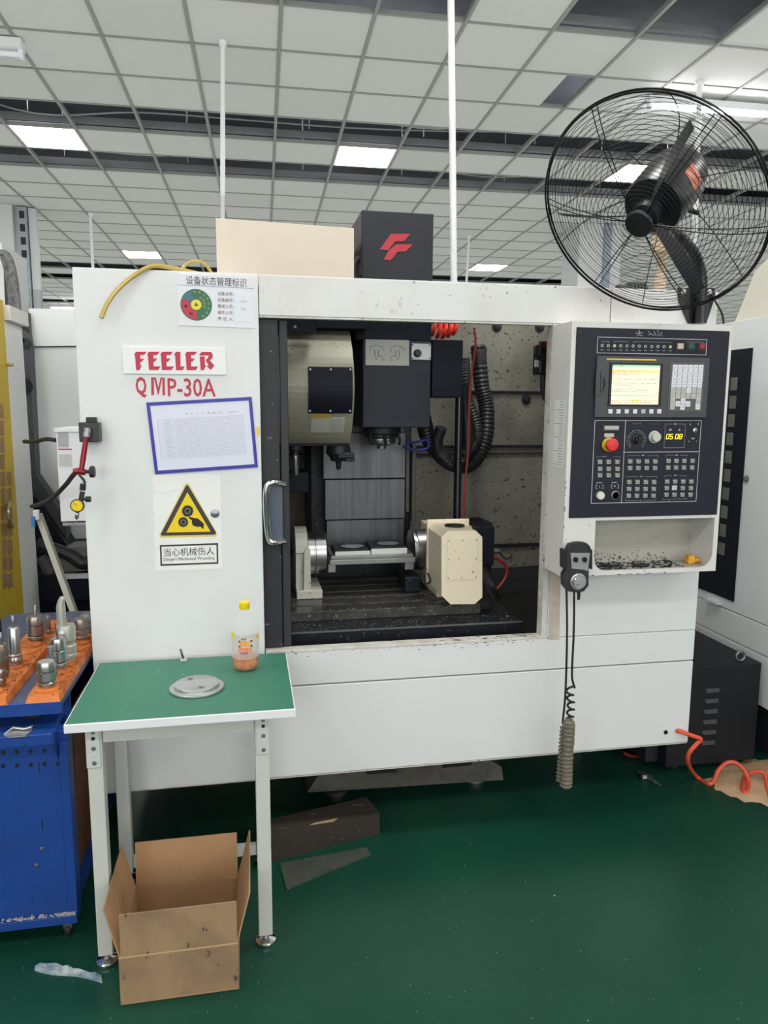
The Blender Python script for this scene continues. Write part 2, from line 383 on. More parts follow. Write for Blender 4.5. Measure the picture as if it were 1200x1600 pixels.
# service runs in the open strips
rs = random.Random(3)
for (k, zz, wob) in ((3, 4.30, .10), (5, 4.32, .06)):
    for j in range(2):
        pts = []; x = gcol(-8)
        while x < gcol(14):
            pts.append(G(x, grow(k)+.2+.22*j+rs.uniform(-.08, .08), zz+rs.uniform(-wob, wob))); x += .9
        q = new(); q.tube(smooth_path(pts, 5), .013 if j == 0 else .007, n=6)
        tag(q.build('cable', conduit), 'pale service cable sagging in the %s open strip of ceiling, %s of two' % (('nearer', 'further')[k == 5], ('nearer', 'further')[j]), 'cable', 'cables in the open ceiling strips')
    for i in range(-6, 12, 2):
        x = gcol(i)+rs.uniform(.15, .45); y = grow(k)+.54
        q = new(); q.tube([G(x, y, CEIL+.11), G(x, y, 5.09)], .006, n=5)
        tag(q.build('hanger_rod', conduit), 'thin rod hanging from the soffit in an open ceiling strip', 'rod', 'hanger rods in the open ceiling strips')
    q = new(); gbox(q, gcol(-9), gcol(15), grow(k+1)-.045, grow(k+1)-.02, CEIL+.04, CEIL+.10)
    tag(q.build('steel_channel', mat('channel_grey', (.2, .2, .22), .6)), 'long grey channel along the back of the %s open ceiling strip' % ('nearer' if k == 3 else 'further'), 'channel')
q = new(); gbox(q, gcol(3)+.02, gcol(5)-.02, grow(0)-.055, grow(0)-.02, CEIL+.04, CEIL+.09)
tag(q.build('steel_channel', mat('channel_grey', (.2, .2, .22), .6)), 'grey channel at the back of the two open bays top right', 'channel')
# hanging white conduit rods
def rod(u0, v0, u1, v1, zb, r, label, Y=None):
    top = PZ(u0, v0, CEIL+.01) if Y is None else PY(u0, v0, Y)
    bot = PY(u1, v1, top.y)
    d = bot-top; n = 1.0 if zb is None else (zb-top.z)/d.z
    bot = top + d*n
    t = thing('hanging_conduit', bot, label, 'conduit rod', 'white conduit rods dropping from the ceiling')
    q = new(); q.tube([top, bot], r, n=12); q.build('pipe', mat('white_conduit', (.78, .78, .80), .4), t)
    q = new(); q.tube([top+Vector((0, 0, .0)), top-Vector((0, 0, .03))], r*1.6, n=12); q.build('ceiling_cup', edgewhite, t)
rod(348, 64, 348, 340, 2.0, .017, 'white conduit rod dropping behind the cream board on the machine')
rod(704, -60, 709, 440, 2.2, .0185, 'thickest white conduit rod right of the black motor cover', Y=3.9)
rod(1093, 127, 1083, 440, 2.0, .021, 'white conduit rod standing behind the fan cage')
rod(141, 333, 145, 415, 1.9, .02, 'thin distant conduit rod above the left end of the machine')
rod(733, 368, 729, 440, 1.9, .018, 'short distant conduit rod beside the far ceiling light on the right')
# columns of the hall
colm = mat('column_paint', (.58, .59, .60), .6, noise=.1, nscale=2)
def column(c, wx, wy, n):
    q = new(); q.box(c.x-wx, c.x, c.y, c.y+wy, 0, CEIL+.006, bev=.004); o = q.build('trim_%d' % n, colm, kind='structure'); return o
p = PZ(18, 320, CEIL); cl = column(p, .55, .5, 2)
q = new(); q.box(p.x+.05, p.x+.16, p.y+.03, p.y+.14, 1.0, 4.14)
tr = q.build('cable_channel', mat('galvanised', (.33, .35, .42), .4, .5), cl)
q = new(); q.box(p.x+.17, p.x+.26, p.y+.08, p.y+.17, 1.0, 4.14); q.build('downpipe', colm, cl)
q = new()
for j in range(14): q.box(p.x+.075, p.x+.135, p.y+.026, p.y+.0295, 4.0-.16*j, 4.09-.16*j)
q.build('channel_slots', ink2, cl, kind='stuff')
p = PZ(972, 352, CEIL); column(Vector((p.x, p.y, 0)), .62, .55, 3)
q = new(); q.box(p.x-.27, p.x-.17, p.y-.05, p.y-.004, 1.0, 4.14); tag(q.build('cable_channel', mat('galvanised', (.33, .35, .42), .4, .5)), 'blue grey channel on the column behind the fan', 'channel')

# ================================================================ THE MACHINING CENTRE
YM = 2.58
mc = thing('machining_center', (.6, YM, 0), 'large white enamelled machining centre with an open front, filling the middle', 'machine')
t_ = .022
def part(name, m, *boxes, bev=.003, parent=None, **kw):
    q = new()
    for bx in boxes: q.box(*bx, None, bev)
    return q.build(name, m, parent or mc, **kw)
XL, XR = -.54, 1.775
part('left_front_panel', white, (XL, .05, YM, YM+t_, .28, 2.092))
part('header_panel', white_dirty, (.052, 1.336, YM, YM+t_, 1.957, 2.091))
part('header_panel', white_dirty, (1.339, XR, YM, YM+t_, 1.957, 2.091))
part('header_lip', worn, (.052, 1.11, YM+.002, YM+.03, 1.950, 1.9568), bev=.001)
part('sill_panel', white, (.052, XR, YM, YM+t_, .636, .762))
part('sill_edge', worn, (.053, 1.135, YM-.002, YM+.05, .7625, .7705), bev=.001)
part('lower_front_panel', white, (.052, XR, YM, YM+t_, .282, .631))
part('right_front_panel', white, (1.135, XR, YM, YM+t_, .764, 1.955))
part('window_post', worn, (1.112, 1.1335, YM+.001, YM+.05, .764, 1.9565), bev=.001)
part('side_panel', white, (XL, XL+t_, YM+t_+.002, 4.0, .28, 2.09))
part('side_panel', white, (XR-t_, XR, YM+t_+.002, 4.0, .28, 2.09))
part('rear_panel', white, (XL+t_+.002, XR-t_-.002, 4.0, 4.02, .28, 2.14))
part('top_panel', white, (XL+.024, -.02, YM+.024, 3.98, 2.07, 2.088))
part('rail_channel', ink2, (XL+.03, 1.7, YM+.026, YM+.11, 1.985, 2.06))
part('base_frame', ink2, (-.42, 1.66, YM+.3, 3.9, .26, .34))
part('bottom_lip', worn, (XL, XR, YM+.004, YM+.06, .2745, .2795), bev=.001)
# rust streak strip right of the window, a folded edge of the post
b = new(); b.prism([PY(858, 885, YM-.001), PY(876, 893, YM-.001), PY(874, 1000, YM-.001), PY(857, 1000, YM-.001)], (0, .0007, 0))
b.build('stained_strip', mat('rust_stain_enamel', (.60, .54, .47), .5, noise=.9, nscale=9, dark=(.42, .31, .22)), mc)
# plugs and holes
for (u, v) in ((1040, 1144), (1059, 1142)):
    b = new(); c = PY(u, v, YM); b.lathe(c, [(.009, -.003), (.009, .001)], 'y'); b.build('grommet', black, mc)
for (u, v) in ((336, 802), ):
    b = new(); c = PY(u, v, YM); b.lathe(c, [(.012, -.006), (.015, -.004), (.015, 0)], 'y'); b.box(c.x-.008, c.x+.008, YM-.0075, YM-.006, c.z-.001, c.z+.001); b.build('lock', steel_d, mc)
# machine feet and casting under the enclosure
b = new()
b.prism([(.22, 2.86, .055), (1.08, 2.86, .03), (1.07, 2.86, .09), (.95, 2.86, .175), (.38, 2.86, .20), (.26, 2.86, .12)], (0, .7, 0))
b.build('base_casting', mat('cast_base_paint', (.11, .105, .09), .7, noise=.8, nscale=6, dark=(.03, .028, .025)), mc)
for (x0, x1) in ((.47, .60), (.80, .93)): part('casting_pocket', black, (x0, x1, 2.853, 2.858, .115, .165), bev=0)
for x in (.35, .98):
    b = new(); b.lathe((x, 2.95, 0), [(.05, 0), (.05, .018), (.02, .022), (.02, .05)], 'z'); b.build('levelling_foot', steel_d, mc)
for (x, y) in ((-.3, 3.7), (1.5, 3.7)):
    b = new(); b.lathe((x, y, 0), [(.05, 0), (.05, .018), (.02, .022), (.02, .2)], 'z'); b.build('levelling_foot', ink2, mc)
# name and model
x0, x1, z0, z1 = rY(192, 543, 353, 585, YM)
npl = thing('name_plate', (x0, YM, z0), 'white acrylic name plate with chunky red letters', 'sign')
part('plate', mat('acrylic_plate', (.72, .73, .735), .2, coat=.3), (x0, x1, YM-.006, YM-.001, z0, z1), parent=npl, bev=.0008)
def LP(cx, cy): return PY(180+cx/6.667, 535+cy/6.667, YM-.007)
glyphs = [
 [(198,125),(215,97),(328,97),(300,132),(262,133),(262,172),(302,168),(276,205),(263,200),(262,238),(278,240),(252,290),(218,290),(206,140)],
 [(332,125),(350,97),(462,97),(436,133),(398,133),(400,170),(438,166),(412,203),(398,202),(400,248),(472,250),(448,288),(352,288),(340,140)],
 [(470,125),(488,97),(600,97),(574,133),(534,133),(536,170),(578,166),(550,203),(534,202),(536,250),(612,250),(588,288),(488,290),(476,140)],
 [(614,125),(634,97),(680,97),(680,250),(724,250),(704,290),(634,290),(624,140)],
 [(728,125),(746,97),(854,97),(826,133),(790,133),(792,170),(832,166),(804,203),(790,202),(792,250),(864,250),(840,290),(744,290),(734,140)],
 [(872,128),(900,99),(1000,99),(1018,130),(1012,165),(986,186),(1034,242),(996,288),(952,248),(972,240),(944,190),(950,175),(968,160),(972,136),(890,138)],
 [(880,146),(934,146),(934,236),(948,240),(922,290),(890,290)]]
b = new()
for g in glyphs: b.prism([LP(*q) for q in g], (0, .0010, 0))
b.build('lettering', redp, npl)
xs = [PY(210+0, 605, YM), PY(338, 605, YM)]
b = new()
def ML(cx, cy): return PY(180+cx/6.667, 535+cy/6.667, YM-.0012)
for g in ([(374,364),(402,364),(404,550),(376,549)], [(490,366),(514,367),(520,552),(493,551)], [(402,364),(422,364),(456,500),(446,548)], [(490,366),(472,366),(444,500),(452,548)]): b.prism([ML(*p) for p in g], (0, .001, 0))
b.build('model_lettering', redp, mc)
x0, x1, z0, z1 = rY(262, 591, 337, 620, YM)
text_pts('P-30A', redp, .06, ((x0+x1)/2, YM, (z0+z1)/2), width=x1-x0, height=.062, parent=mc, name='model_lettering', lift=.0012, bold=.0007)
x0, x1, z0, z1 = rY(212, 589, 231, 621, YM)
text_pts('Q', redp, .06, ((x0+x1)/2-.002, YM, (z0+z1)/2), width=x1-x0-.004, height=.070, parent=mc, name='model_lettering', lift=.0012, bold=.0015)

# ---- the dark sliding door, pushed open behind the left panel
xa, xb, xc = PY(403, 500, YM).x, PY(440, 500, 2.625).x, PY(452, 760, 2.64).x
dz0, dz1 = .775, 1.95
part('sliding_door', mat('door_grey', (.030, .031, .037), .45, spec=.3, noise=.5, nscale=7, dark=(.03, .03, .033), spots=.08, sscale=40, spotcol=(.2, .2, .2)),
     (-.3, PY(438, 760, 2.612).x, 2.612, 2.64, dz0, dz1))
part('door_edge', mat('door_edge_grey', (.038, .039, .046), .45, spec=.3, noise=.3, nscale=9), (PY(439.5, 760, 2.63).x, PY(452, 760, 2.63).x, 2.622, 2.66, dz0, dz1))
b = new()
hp = [PY(*q) for q in ((444, 757, 2.608), (428, 754, 2.575), (417, 762, 2.572), (416, 800, 2.572), (420, 840, 2.572), (428, 848, 2.575), (444, 846, 2.608))]
b.tube(smooth_path(hp, 6), .011, n=12); b.build('door_handle', chrome, mc)
b = new(); b.prism([PY(419, 760, 2.6), PY(441, 758, 2.6), PY(442, 845, 2.6), PY(422, 846, 2.6)], (0, .01, 0)); b.build('handle_plate', mat('handle_plate_blue', (.09, .11, .15), .3), mc)
for (u, v) in ((404, 671),):
    x0, x1, z0, z1 = rY(401, 667, 406, 680, YM-.0); part('yellow_tab', yellow, (x0, x1, YM-.002, YM-.0005, z0, z1), bev=0)

# ---- the chamber
part('chamber_back_panel', grime, (XL+.03, 1.74, 3.90, 3.915, 1.74, 2.14))
part('chamber_back_panel', grime, (XL+.03, 1.74, 3.905, 3.92, 1.44, 1.738))
part('chamber_back_panel', grime, (XL+.03, 1.74, 3.895, 3.91, .713, 1.438))
part('panel_fold', ink2, (XL+.03, 1.74, 3.885, 3.904, 1.732, 1.744))
part('panel_fold', ink2, (XL+.03, 1.74, 3.88, 3.904, 1.432, 1.446))
part('panel_fold', ink2, (XL+.03, 1.74, 3.88, 3.894, 1.398, 1.404))
part('panel_fold', ink2, (XL+.03, 1.74, 3.88, 3.894, .868, .886))
part('chamber_side_panel', grime, (1.735, 1.748, 2.61, 3.894, .7, 2.05))
part('chamber_side_panel', grime, (XL+.028, XL+.04, 2.67, 3.894, .7, 2.05))
part('floor_pan', bedm, (XL+.04, 1.733, 2.61, 3.893, .70, .712))
b = new(); b.hexa([(1.12, 2.66, .712), (1.73, 2.66, .712), (1.73, 3.89, .712), (1.12, 3.89, .712)], [(1.12, 2.66, .72), (1.73, 2.66, .76), (1.73, 3.89, .755), (1.12, 3.89, .735)]); b.build('sloping_pan', bedm, mc)
for (u, v) in ((822, 624), (776, 511), (843, 512)):
    b = new(); c = PY(u, v, 3.90); b.lathe(c, [(.028, 0.0), (.028, -.004), (.016, -.006), (.014, -.02), (.001, -.022)], 'y', n=12); b.build('bolt', ink2, mc)
# saddle, slab and table with slots
part('bed_slab', bedm, (-.35, 1.098, 2.75, 3.55, .713, .783), bev=.005)
part('slab_edge_wear', steel_d, (-.35, 1.098, 2.7485, 2.752, .778, .7845), bev=0)
q = new()
TX0, TX1, TY0, TY1, TZ1 = -.30, .965, 2.888, 3.46, .823
y = TY0; slots = [2.985, 3.09, 3.195, 3.30, 3.40]
for s_ in slots + [None]:
    y2 = (s_-.009) if s_ else TY1
    q.box(TX0, TX1, y, y2, .7835, TZ1, None, .002)
    if s_: y = s_+.009
q.box(TX0, TX1-.001, TY0+.004, TY1-.004, .7836, .808)
q.build('slotted_table', oily, mc)
part('table_end_block', bedm, (.967, 1.03, 2.93, 3.4, .7835, .815), bev=.004)
# column with its telescopic way covers
part('column', bedm, (.30, .80, 3.52, 3.86, .72, 2.03), bev=.006)
def wc(u0, v0, u1, v1, Y): x0, x1, z0, z1 = rY(u0, v0, u1, v1, Y); return (x0, x1, Y, Y+.03, z0, z1)
for q_ in ((505, 676, 633.5, 747.5, 3.42), (508, 749, 632.5, 811, 3.44), (510.5, 812, 631, 866, 3.46)): part('way_cover', steel_w, wc(*q_), bev=.002)
part('way_cover', steel_w, (.356, .742, 3.425, 3.45, 1.533, 1.99), bev=.002)
part('guide_rail', mat('rail_dark', (.10, .095, .085), .5, .3, noise=.7, nscale=12), wc(634, 690, 640, 800, 3.47), wc(644, 690, 650, 815, 3.47))
# spindle head with its cover
x0, x1, z0, z1 = rY(567, 506, 673, 668, 3.10)
part('spindle_head_cover', ink, (x0, x1, 3.10, 3.40, z0, 1.93), bev=.004)
part('spindle_head_upper', navy, (x0-.03, x1+.002, 3.105, 3.41, 1.931, 2.16), bev=.003)
bx = wc(571, 531, 639, 571, 3.098); sp = part('caution_placard', mat('placard_grey', (.30, .30, .28), .5, noise=.2, nscale=20), (bx[0], bx[1], 3.095, 3.0985, bx[4], bx[5]), bev=0)
mxp = (bx[0]+bx[1])/2
part('placard_line', greyprint, (mxp-.001, mxp+.001, 3.0942, 3.0948, bx[4]+.004, bx[5]-.004), bev=0)
b = new()
cx_, cz_ = bx[0]*.72+bx[1]*.28, (bx[4]+bx[5])/2
for cx_, s_ in ((bx[0]*.75+bx[1]*.25, 1), (bx[0]*.27+bx[1]*.73, -1)):                     # line drawings of a tool and a hand
    b.tube([Vector((cx_+.03*math.cos(a), 3.0945, cz_+.012+.018*math.sin(a))) for a in [i*PI/6 for i in range(0, 8)]], .0007, n=4)
    b.tube([(cx_-.008, 3.0945, cz_+.01), (cx_-.008, 3.0945, cz_-.012), (cx_, 3.0945, cz_-.03), (cx_+.008, 3.0945, cz_-.012), (cx_+.008, 3.0945, cz_+.01)], .001, n=4)
    b.tube([(cx_+s_*.012, 3.0945, cz_-.012), (cx_+s_*.028, 3.0945, cz_-.02), (cx_+s_*.034, 3.0945, cz_-.032), (cx_+s_*.016, 3.0945, cz_-.03)], .0009, n=4)
b.build('line_drawing', blackprint, mc)
bx = wc(643, 537, 673, 562, 3.098); part('knob_plate', mat('plate_aluminium', (.42, .43, .45), .4, .3), (bx[0], bx[1], 3.094, 3.0985, bx[4], bx[5]), bev=0)
b = new(); c = PY(652, 552, 3.094); b.lathe(c, [(.017, 0), (.017, -.008), (.012, -.02), (.001, -.02)], 'y', n=16); b.build('selector_knob', black, mc)
b = new()
for u in (644.5, 671.5):
    for v in (539, 560): b.lathe(PY(u, v, 3.094), [(.0035, 0), (.0035, -.002)], 'y', n=8)
b.build('plate_screws', black, mc)
bx = wc(675, 531, 723, 621, 3.2); part('head_side_block', navy, (bx[0], bx[1], 3.2, 3.45, bx[4], bx[5]), bev=.003)
sc = PY(598, 690, 3.21); sx = sc.x
b = new(); b.lathe((sx, 3.24, 0), [(.086, z0-.001), (.086, 1.535), (.076, 1.53), (.076, 1.518), (.066, 1.512)], 'z', n=40); b.build('spindle_flange', bedm, mc)
b = new(); b.lathe((sx, 3.24, 0), [(.066, 1.5118), (.066, 1.497), (.060, 1.488), (.045, 1.482), (.022, 1.478), (.02, 1.466), (.002, 1.466)], 'z', n=40); b.build('spindle_nose', steel, mc)
for dx in (-.05, .05, .0):
    b = new(); b.tube([(sx+dx*1.2, 3.165, 1.535), (sx+dx*1.3, 3.15, 1.505), (sx+dx*1.2, 3.14, 1.49)], .007, n=8); b.build('coolant_nozzle', black, mc)
# tool magazine: a bulging cover, plate, sticker and tools below it
zt_, zb_ = 1.963, 1.499
def Yb(z): u = (z-(zt_+zb_)/2)/((zt_-zb_)/2); return 2.945+.14*u*u
zs = [zb_+(zt_-zb_)*i/20 for i in range(21)]
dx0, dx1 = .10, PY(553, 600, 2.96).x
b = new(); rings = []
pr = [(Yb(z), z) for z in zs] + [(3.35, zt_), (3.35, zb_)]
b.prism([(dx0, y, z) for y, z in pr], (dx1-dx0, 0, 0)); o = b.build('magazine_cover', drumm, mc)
def curved_patch(u0, v0, u1, v1, lift, m, name, n=10, x=None):
    x0, x1, z0, z1 = rY(u0, v0, u1, v1, 2.945)
    q = new(); zz = [z0+(z1-z0)*i/n for i in range(n+1)]
    P = [(Yb(z)-lift, z) for z in zz] + [(Yb(z)-.0003, z) for z in zz[::-1]]
    q.prism([(x0, y, z) for y, z in P], (x1-x0, 0, 0)); return q.build(name, m, mc)
curved_patch(482, 573, 551, 646, .006, navy, 'magazine_access_plate')
curved_patch(488, 652, 541, 677, .0016, mat('pale_sticker', (.45, .44, .38), .5, spots=.2, sscale=90, spotcol=(.1, .1, .09)), 'caution_sticker', 6)
curved_patch(488, 647, 520, 653.5, .0022, mat('amber_strip', (.42, .28, .05), .5), 'caution_sticker_header', 3)
curved_patch(519.5, 654, 520.5, 676, .003, greyprint, 'sticker_divider', 3)
for k_ in range(5): curved_patch(522, 656+4*k_, 538, 657.2+4*k_, .0026, greyprint, 'sticker_text_line', 2)
for u in (485, 517, 548):
    for v in (577, 642):
        b = new(); c = PY(u, v, 2.945); c.y = Yb(c.z)-.006; b.lathe(c, [(.004, 0), (.0035, -.002)], 'y', n=10); b.build('screw', steel_d, mc)
bx = wc(440, 503, 486, 520, 2.93); part('magazine_bracket', navy, (bx[0], bx[1]+.02, 2.92, 3.0, bx[4], bx[5]+.03), bev=.003)
b = new(); b.lathe(PY(461, 511, 2.92), [(.007, 0), (.005, -.006)], 'y', n=12); b.build('bolt', steel_d, mc)
part('added_shade_panel', navy, (.06, .50, 3.02, 3.3, 1.966, 2.06))  # added dark panel that keeps the gap above the magazine in shade
part('magazine_underside', navy, (dx0, dx1-.005, 3.05, 3.34, 1.49, 1.4985), bev=0)
b = new(); c = PY(461, 700, 3.06)
b.lathe((c.x, 3.06, 0), [(.028, 1.489), (.028, 1.472), (.018, 1.468), (.018, 1.45)], 'z', n=20, m=bedm); b.lathe((c.x, 3.06, 0), [(.014, 1.45), (.014, 1.37), (.011, 1.365)], 'z', n=20, m=steel); b.build('stored_tool', None, mc)
b = new(); c = PY(529, 705, 3.08)
b.lathe((c.x, 3.08, 0), [(.048, 1.489), (.052, 1.47), (.052, 1.455), (.038, 1.44), (.034, 1.425), (.012, 1.42), (.010, 1.39), (.004, 1.386)], 'z', n=24)
b.box(c.x-.01, c.x+.06, 3.03, 3.07, 1.437, 1.462, None, .004); b.box(c.x+.02, c.x+.062, 3.02, 3.06, 1.425, 1.437, None, .003)
b.build('tool_gripper', bedm, mc)
bx = wc(440, 738, 482, 770, 3.2); part('tool_pot_box', navy, (bx[0], bx[1], 3.2, 3.4, bx[4], bx[5]), bev=.004)
# hoses at the back
def hose(pts, r, m, name, n=10, k=8, ribs=False):
    q = new(); P = smooth_path([PY(*p) for p in pts], k)
    if ribs:
        L = 0; rr = []
        for i in range(len(P)): rr.append(r*(1.0 if i % 2 else .9))
        q.tube(P, rr, n=n)
    else: q.tube(P, r, n=n)
    return q.build(name, m, mc)
corr = mat('corrugated_hose', (.02, .021, .024), .4, noise=.3, nscale=30, spots=.1, sscale=120, spotcol=(.08, .08, .08))
hose([(747, 540, 3.7), (752, 600, 3.68), (760, 640, 3.66), (757, 690, 3.62), (735, 725, 3.6), (702, 722, 3.58), (672, 690, 3.55), (660, 650, 3.5)], .042, corr, 'corrugated_hose', 12, 16, True)
hose([(724, 560, 3.6), (728, 620, 3.58), (742, 660, 3.56), (744, 690, 3.54), (722, 712, 3.52)], .034, corr, 'corrugated_hose', 12, 16, True)
hose([(690, 668, 3.45), (683, 690, 3.48), (690, 712, 3.5), (715, 730, 3.52), (730, 700, 3.52), (727, 640, 3.52), (722, 590, 3.5), (720, 560, 3.5)], .03, corr, 'corrugated_hose', 12, 16, True)
hose([(741, 512, 3.3), (743, 540, 3.3), (736, 590, 3.3), (733, 640, 3.3), (732, 700, 3.3), (726, 760, 3.3), (724, 812, 3.3)], .0055, cord_dk, 'red_air_line', 8)
hose([(629, 700, 3.3), (640, 692, 3.3), (655, 690, 3.3), (668, 688, 3.3), (668, 700, 3.3), (650, 704, 3.3), (636, 700, 3.3)], .006, bluehose, 'blue_hose', 8)
bx = wc(713, 620, 722, 818, 3.42); part('upright_rail', navy, (bx[0], bx[1], 3.42, 3.46, bx[4], bx[5]))
part('upright_rail_edge', steel_d, (bx[0]+.006, bx[0]+.012, 3.416, 3.4195, bx[4], bx[5]), bev=0)
bx = wc(843, 537, 858, 585, 3.0); part('cable_connector', black, (bx[0], bx[1], 3.0, 3.08, bx[4], bx[5]), bev=.008)
bx = wc(845, 533, 857, 545, 2.97); part('cable_plug', mat('plum_plastic', (.12, .02, .025), .5), (bx[0], bx[1], 2.97, 2.998, bx[4], bx[5]), bev=.004)
bx = wc(839, 562, 845, 573, 2.97); part('connector_tag', whiteprint, (bx[0], bx[1], 2.99, 2.998, bx[4], bx[5]), bev=.001)
hose([(848, 585, 3.03), (848, 605, 3.03), (851, 620, 3.03), (858, 632, 3.03), (866, 645, 3.03)], .012, corr, 'connector_cable', 10)
for d in (0, 7): hose([(840+d, 540, 2.95), (836+d, 552, 2.95), (843+d, 562, 2.95)], .006, black, 'loose_wire', 8)
# red coiled line above the side block
q = new(); c = PY(692, 512, 3.42); P = []
for i in range(90):
    a = i/90*PI*2*5; P.append((c.x-.06+.13*i/90+.012*math.sin(a), 3.42+.03*math.cos(a), c.z+.008+.032*math.sin(a)-.02*math.sin(i/90*PI)))
q.tube(P, .010, n=8); q.build('red_coiled_line', mat('bright_red_line', (.9, .05, .03), .35), mc)

# ---- things on top, part of the machine
x0, x1, z0, z1 = rY(565, 331, 677, 436, 3.2)
part('motor_cover', ink2, (x0, x1, 3.2, 3.52, 2.16, z1), bev=.004)
b = new()
for i in range(9):
    for j in range(14):
        zc = 2.27+.0145*j; yc_ = 3.225+.031*i
        b.box(x0-.0012, x0-.0003, yc_, yc_+.018, zc, zc+.007)
b.build('vent_slots', mat('vent_pale', (.16, .16, .17), .5), mc, kind='stuff')
def MCp(cx, cy): return PY(540+cx/2.857, 320+cy/2.857, 3.199)
b = new()
for g in ([(202,130),(288,130),(262,163),(222,163),(190,203),(152,200)], [(225,177),(300,177),(268,209),(232,210),(202,247),(170,245),(192,205)]): b.prism([MCp(*p) for p in g], (0, -.002, 0))
b.build('emblem', mat('emblem_red', (.42, .018, .035), .4), mc)
x0, x1, z0, z1 = rY(337, 341, 552.5, 437, 3.1)
b = new(); b.prism([PY(337, 340.5, 3.1), PY(553, 356.5, 3.1), (PY(553, 356, 3.1).x, 3.1, 2.07), (PY(337, 341, 3.1).x, 3.1, 2.07)], (0, .5, 0)); b.build('cream_cabinet_top', cream_pale, mc)
b = new(); P = smooth_path([PY(549, 420, 3.13), PY(556, 405, 3.15), PY(562, 408, 3.17), PY(563, 430, 3.18)], 5); b.tube(P, .012, n=8); b.build('vent_hose', black, mc)

b = new(); rr = random.Random(44)
for (u, v, du, dv) in ((589, 478, 3, 5), (592, 470, 2, 3), (612, 486, 3, 5), (625, 476, 5, 8), (619, 486, 2, 5), (628, 466, 3, 3), (644, 490, 3, 4), (755, 462, 3, 5), (761, 452, 3, 3), (806, 449, 2, 2)):
    pts = [PY(u+du*math.cos(a)*rr.uniform(.4, 1.2), v+dv*math.sin(a)*rr.uniform(.4, 1.2), YM-.0005) for a in [i*PI/5 for i in range(10)]]
    b.prism(pts, (0, .0004, 0))
b.build('rust_stain', mat('stain_tan', (.60, .565, .49), .6, noise=.8, nscale=60, dark=(.68, .67, .63)), mc, kind='stuff')

# ================================================================ CONTROL BOX (part of the machine)
YB = 2.42
BX0, BX1, BZ0, BZ1 = 1.113, 1.732, 1.045, 1.948
cbz = rY(929, 811, 1117, 893, YB)[2:]
ox0, ox1 = PY(929, 850, YB).x, PY(1114, 850, YB).x
oz1 = (PY(929, 812, YB).z+PY(1117, 810, YB).z)/2; oz0 = PY(1020, 889, YB).z
q = new()
q.box(BX0, BX1, YB, YM-.002, oz1, BZ1)
q.box(BX0, ox0, YB, YM-.002, BZ0, oz1-.0002)
q.box(ox1, BX1, YB, YM-.002, BZ0, oz1-.0002)
q.box(ox0+.0002, ox1-.0002, YB, YM-.002, BZ0, oz0)
r_ = .05
for sx_, x in ((1, ox0), (-1, ox1)):
    arc = [(x+sx_*(r_-r_*math.sin(a)), YB, oz0+r_-r_*math.cos(a)) for a in [i*PI/2/6 for i in range(7)]]
    q.prism([(x, YB, oz0)] + (arc if sx_ > 0 else arc), (0, .006, 0))
q.box(ox0+.0003, ox1-.0003, YM-.02, YM-.002, oz0+.0002, oz1-.0002)
cb = q.build('control_box', mat('box_enamel', (.72, .715, .69), .42, noise=.35, nscale=5, dark=(.66, .63, .57), spots=.05, sscale=45, spotcol=(.35, .3, .25)), mc)
q = new(); q.box(ox0+.001, ox1-.001, YM-.0206, YM-.0201, oz0+.001, oz1-.001); q.box(ox0+.0004, ox1-.0004, YB+.008, YM-.021, oz0+.0001, oz0+.0004)
q.build('tray_liner', mat('dirty_tray', (.45, .43, .38), .6, noise=.8, nscale=7, dark=(.34, .32, .28), spots=.15, sscale=60, spotcol=(.12, .11, .09), stretch=(.5, 1, 2)), cb)
# oily grit lying on the tray floor of the box
q = new(); rr = random.Random(5)
for i in range(240):
    x = ox0+.02+(ox1-ox0-.12)*rr.random()**1.3; y = YB+.012+.12*rr.random(); s = rr.uniform(.0008, .003)
    q.box(x-s*2, x+s*2, y-s, y+s, oz0+.0005, oz0+.001+s*1.2)
q.build('swarf', bedm, cb, kind='stuff')
q = new()
for i in range(110):
    x = ox0+.05+(ox1-ox0-.14)*rr.random(); z = oz0+.004+.02*rr.random()**2+(.03*rr.random()**3); s = rr.uniform(.0005, .0018)
    q.box(x-s*1.8, x+s*1.8, YM-.0215, YM-.0202, z-s, z+s)
q.build('grime_specks', black, cb, kind='stuff')
q = new()                                                            # chipped lower edge of the box
for i in range(30):
    x = BX0+.005+(BX1-BX0-.2)*rr.random()**1.5; s = rr.uniform(.0006, .0025)
    q.box(x-s*1.6, x+s*1.6, YB-.0008, YB+.001, BZ0+.0002, BZ0+s*1.4)
for i in range(16):
    z = BZ0+(BZ1-BZ0)*rr.random()*.45; s = rr.uniform(.0006, .0022); q.box(BX0-.0004, BX0+s*1.2, YB-.0006, YB+s, z-s*1.5, z+s*1.5)
q.build('paint_chips', blackprint, cb, kind='stuff')
# graduated strip stuck on the left side of the box
q = new(); q.box(BX0-.0012, BX0-.0002, 2.455, 2.535, 1.44, 1.68); gs = q.build('graduated_strip', paperw, mc)
q = new()
for i in range(24):
    z = 1.447+.0098*i; q.box(BX0-.0016, BX0-.0013, 2.456, 2.456+(.035 if i % 5 else .07), z, z+.0022)
q.build('graduation_marks', greyprint, gs, kind='stuff')

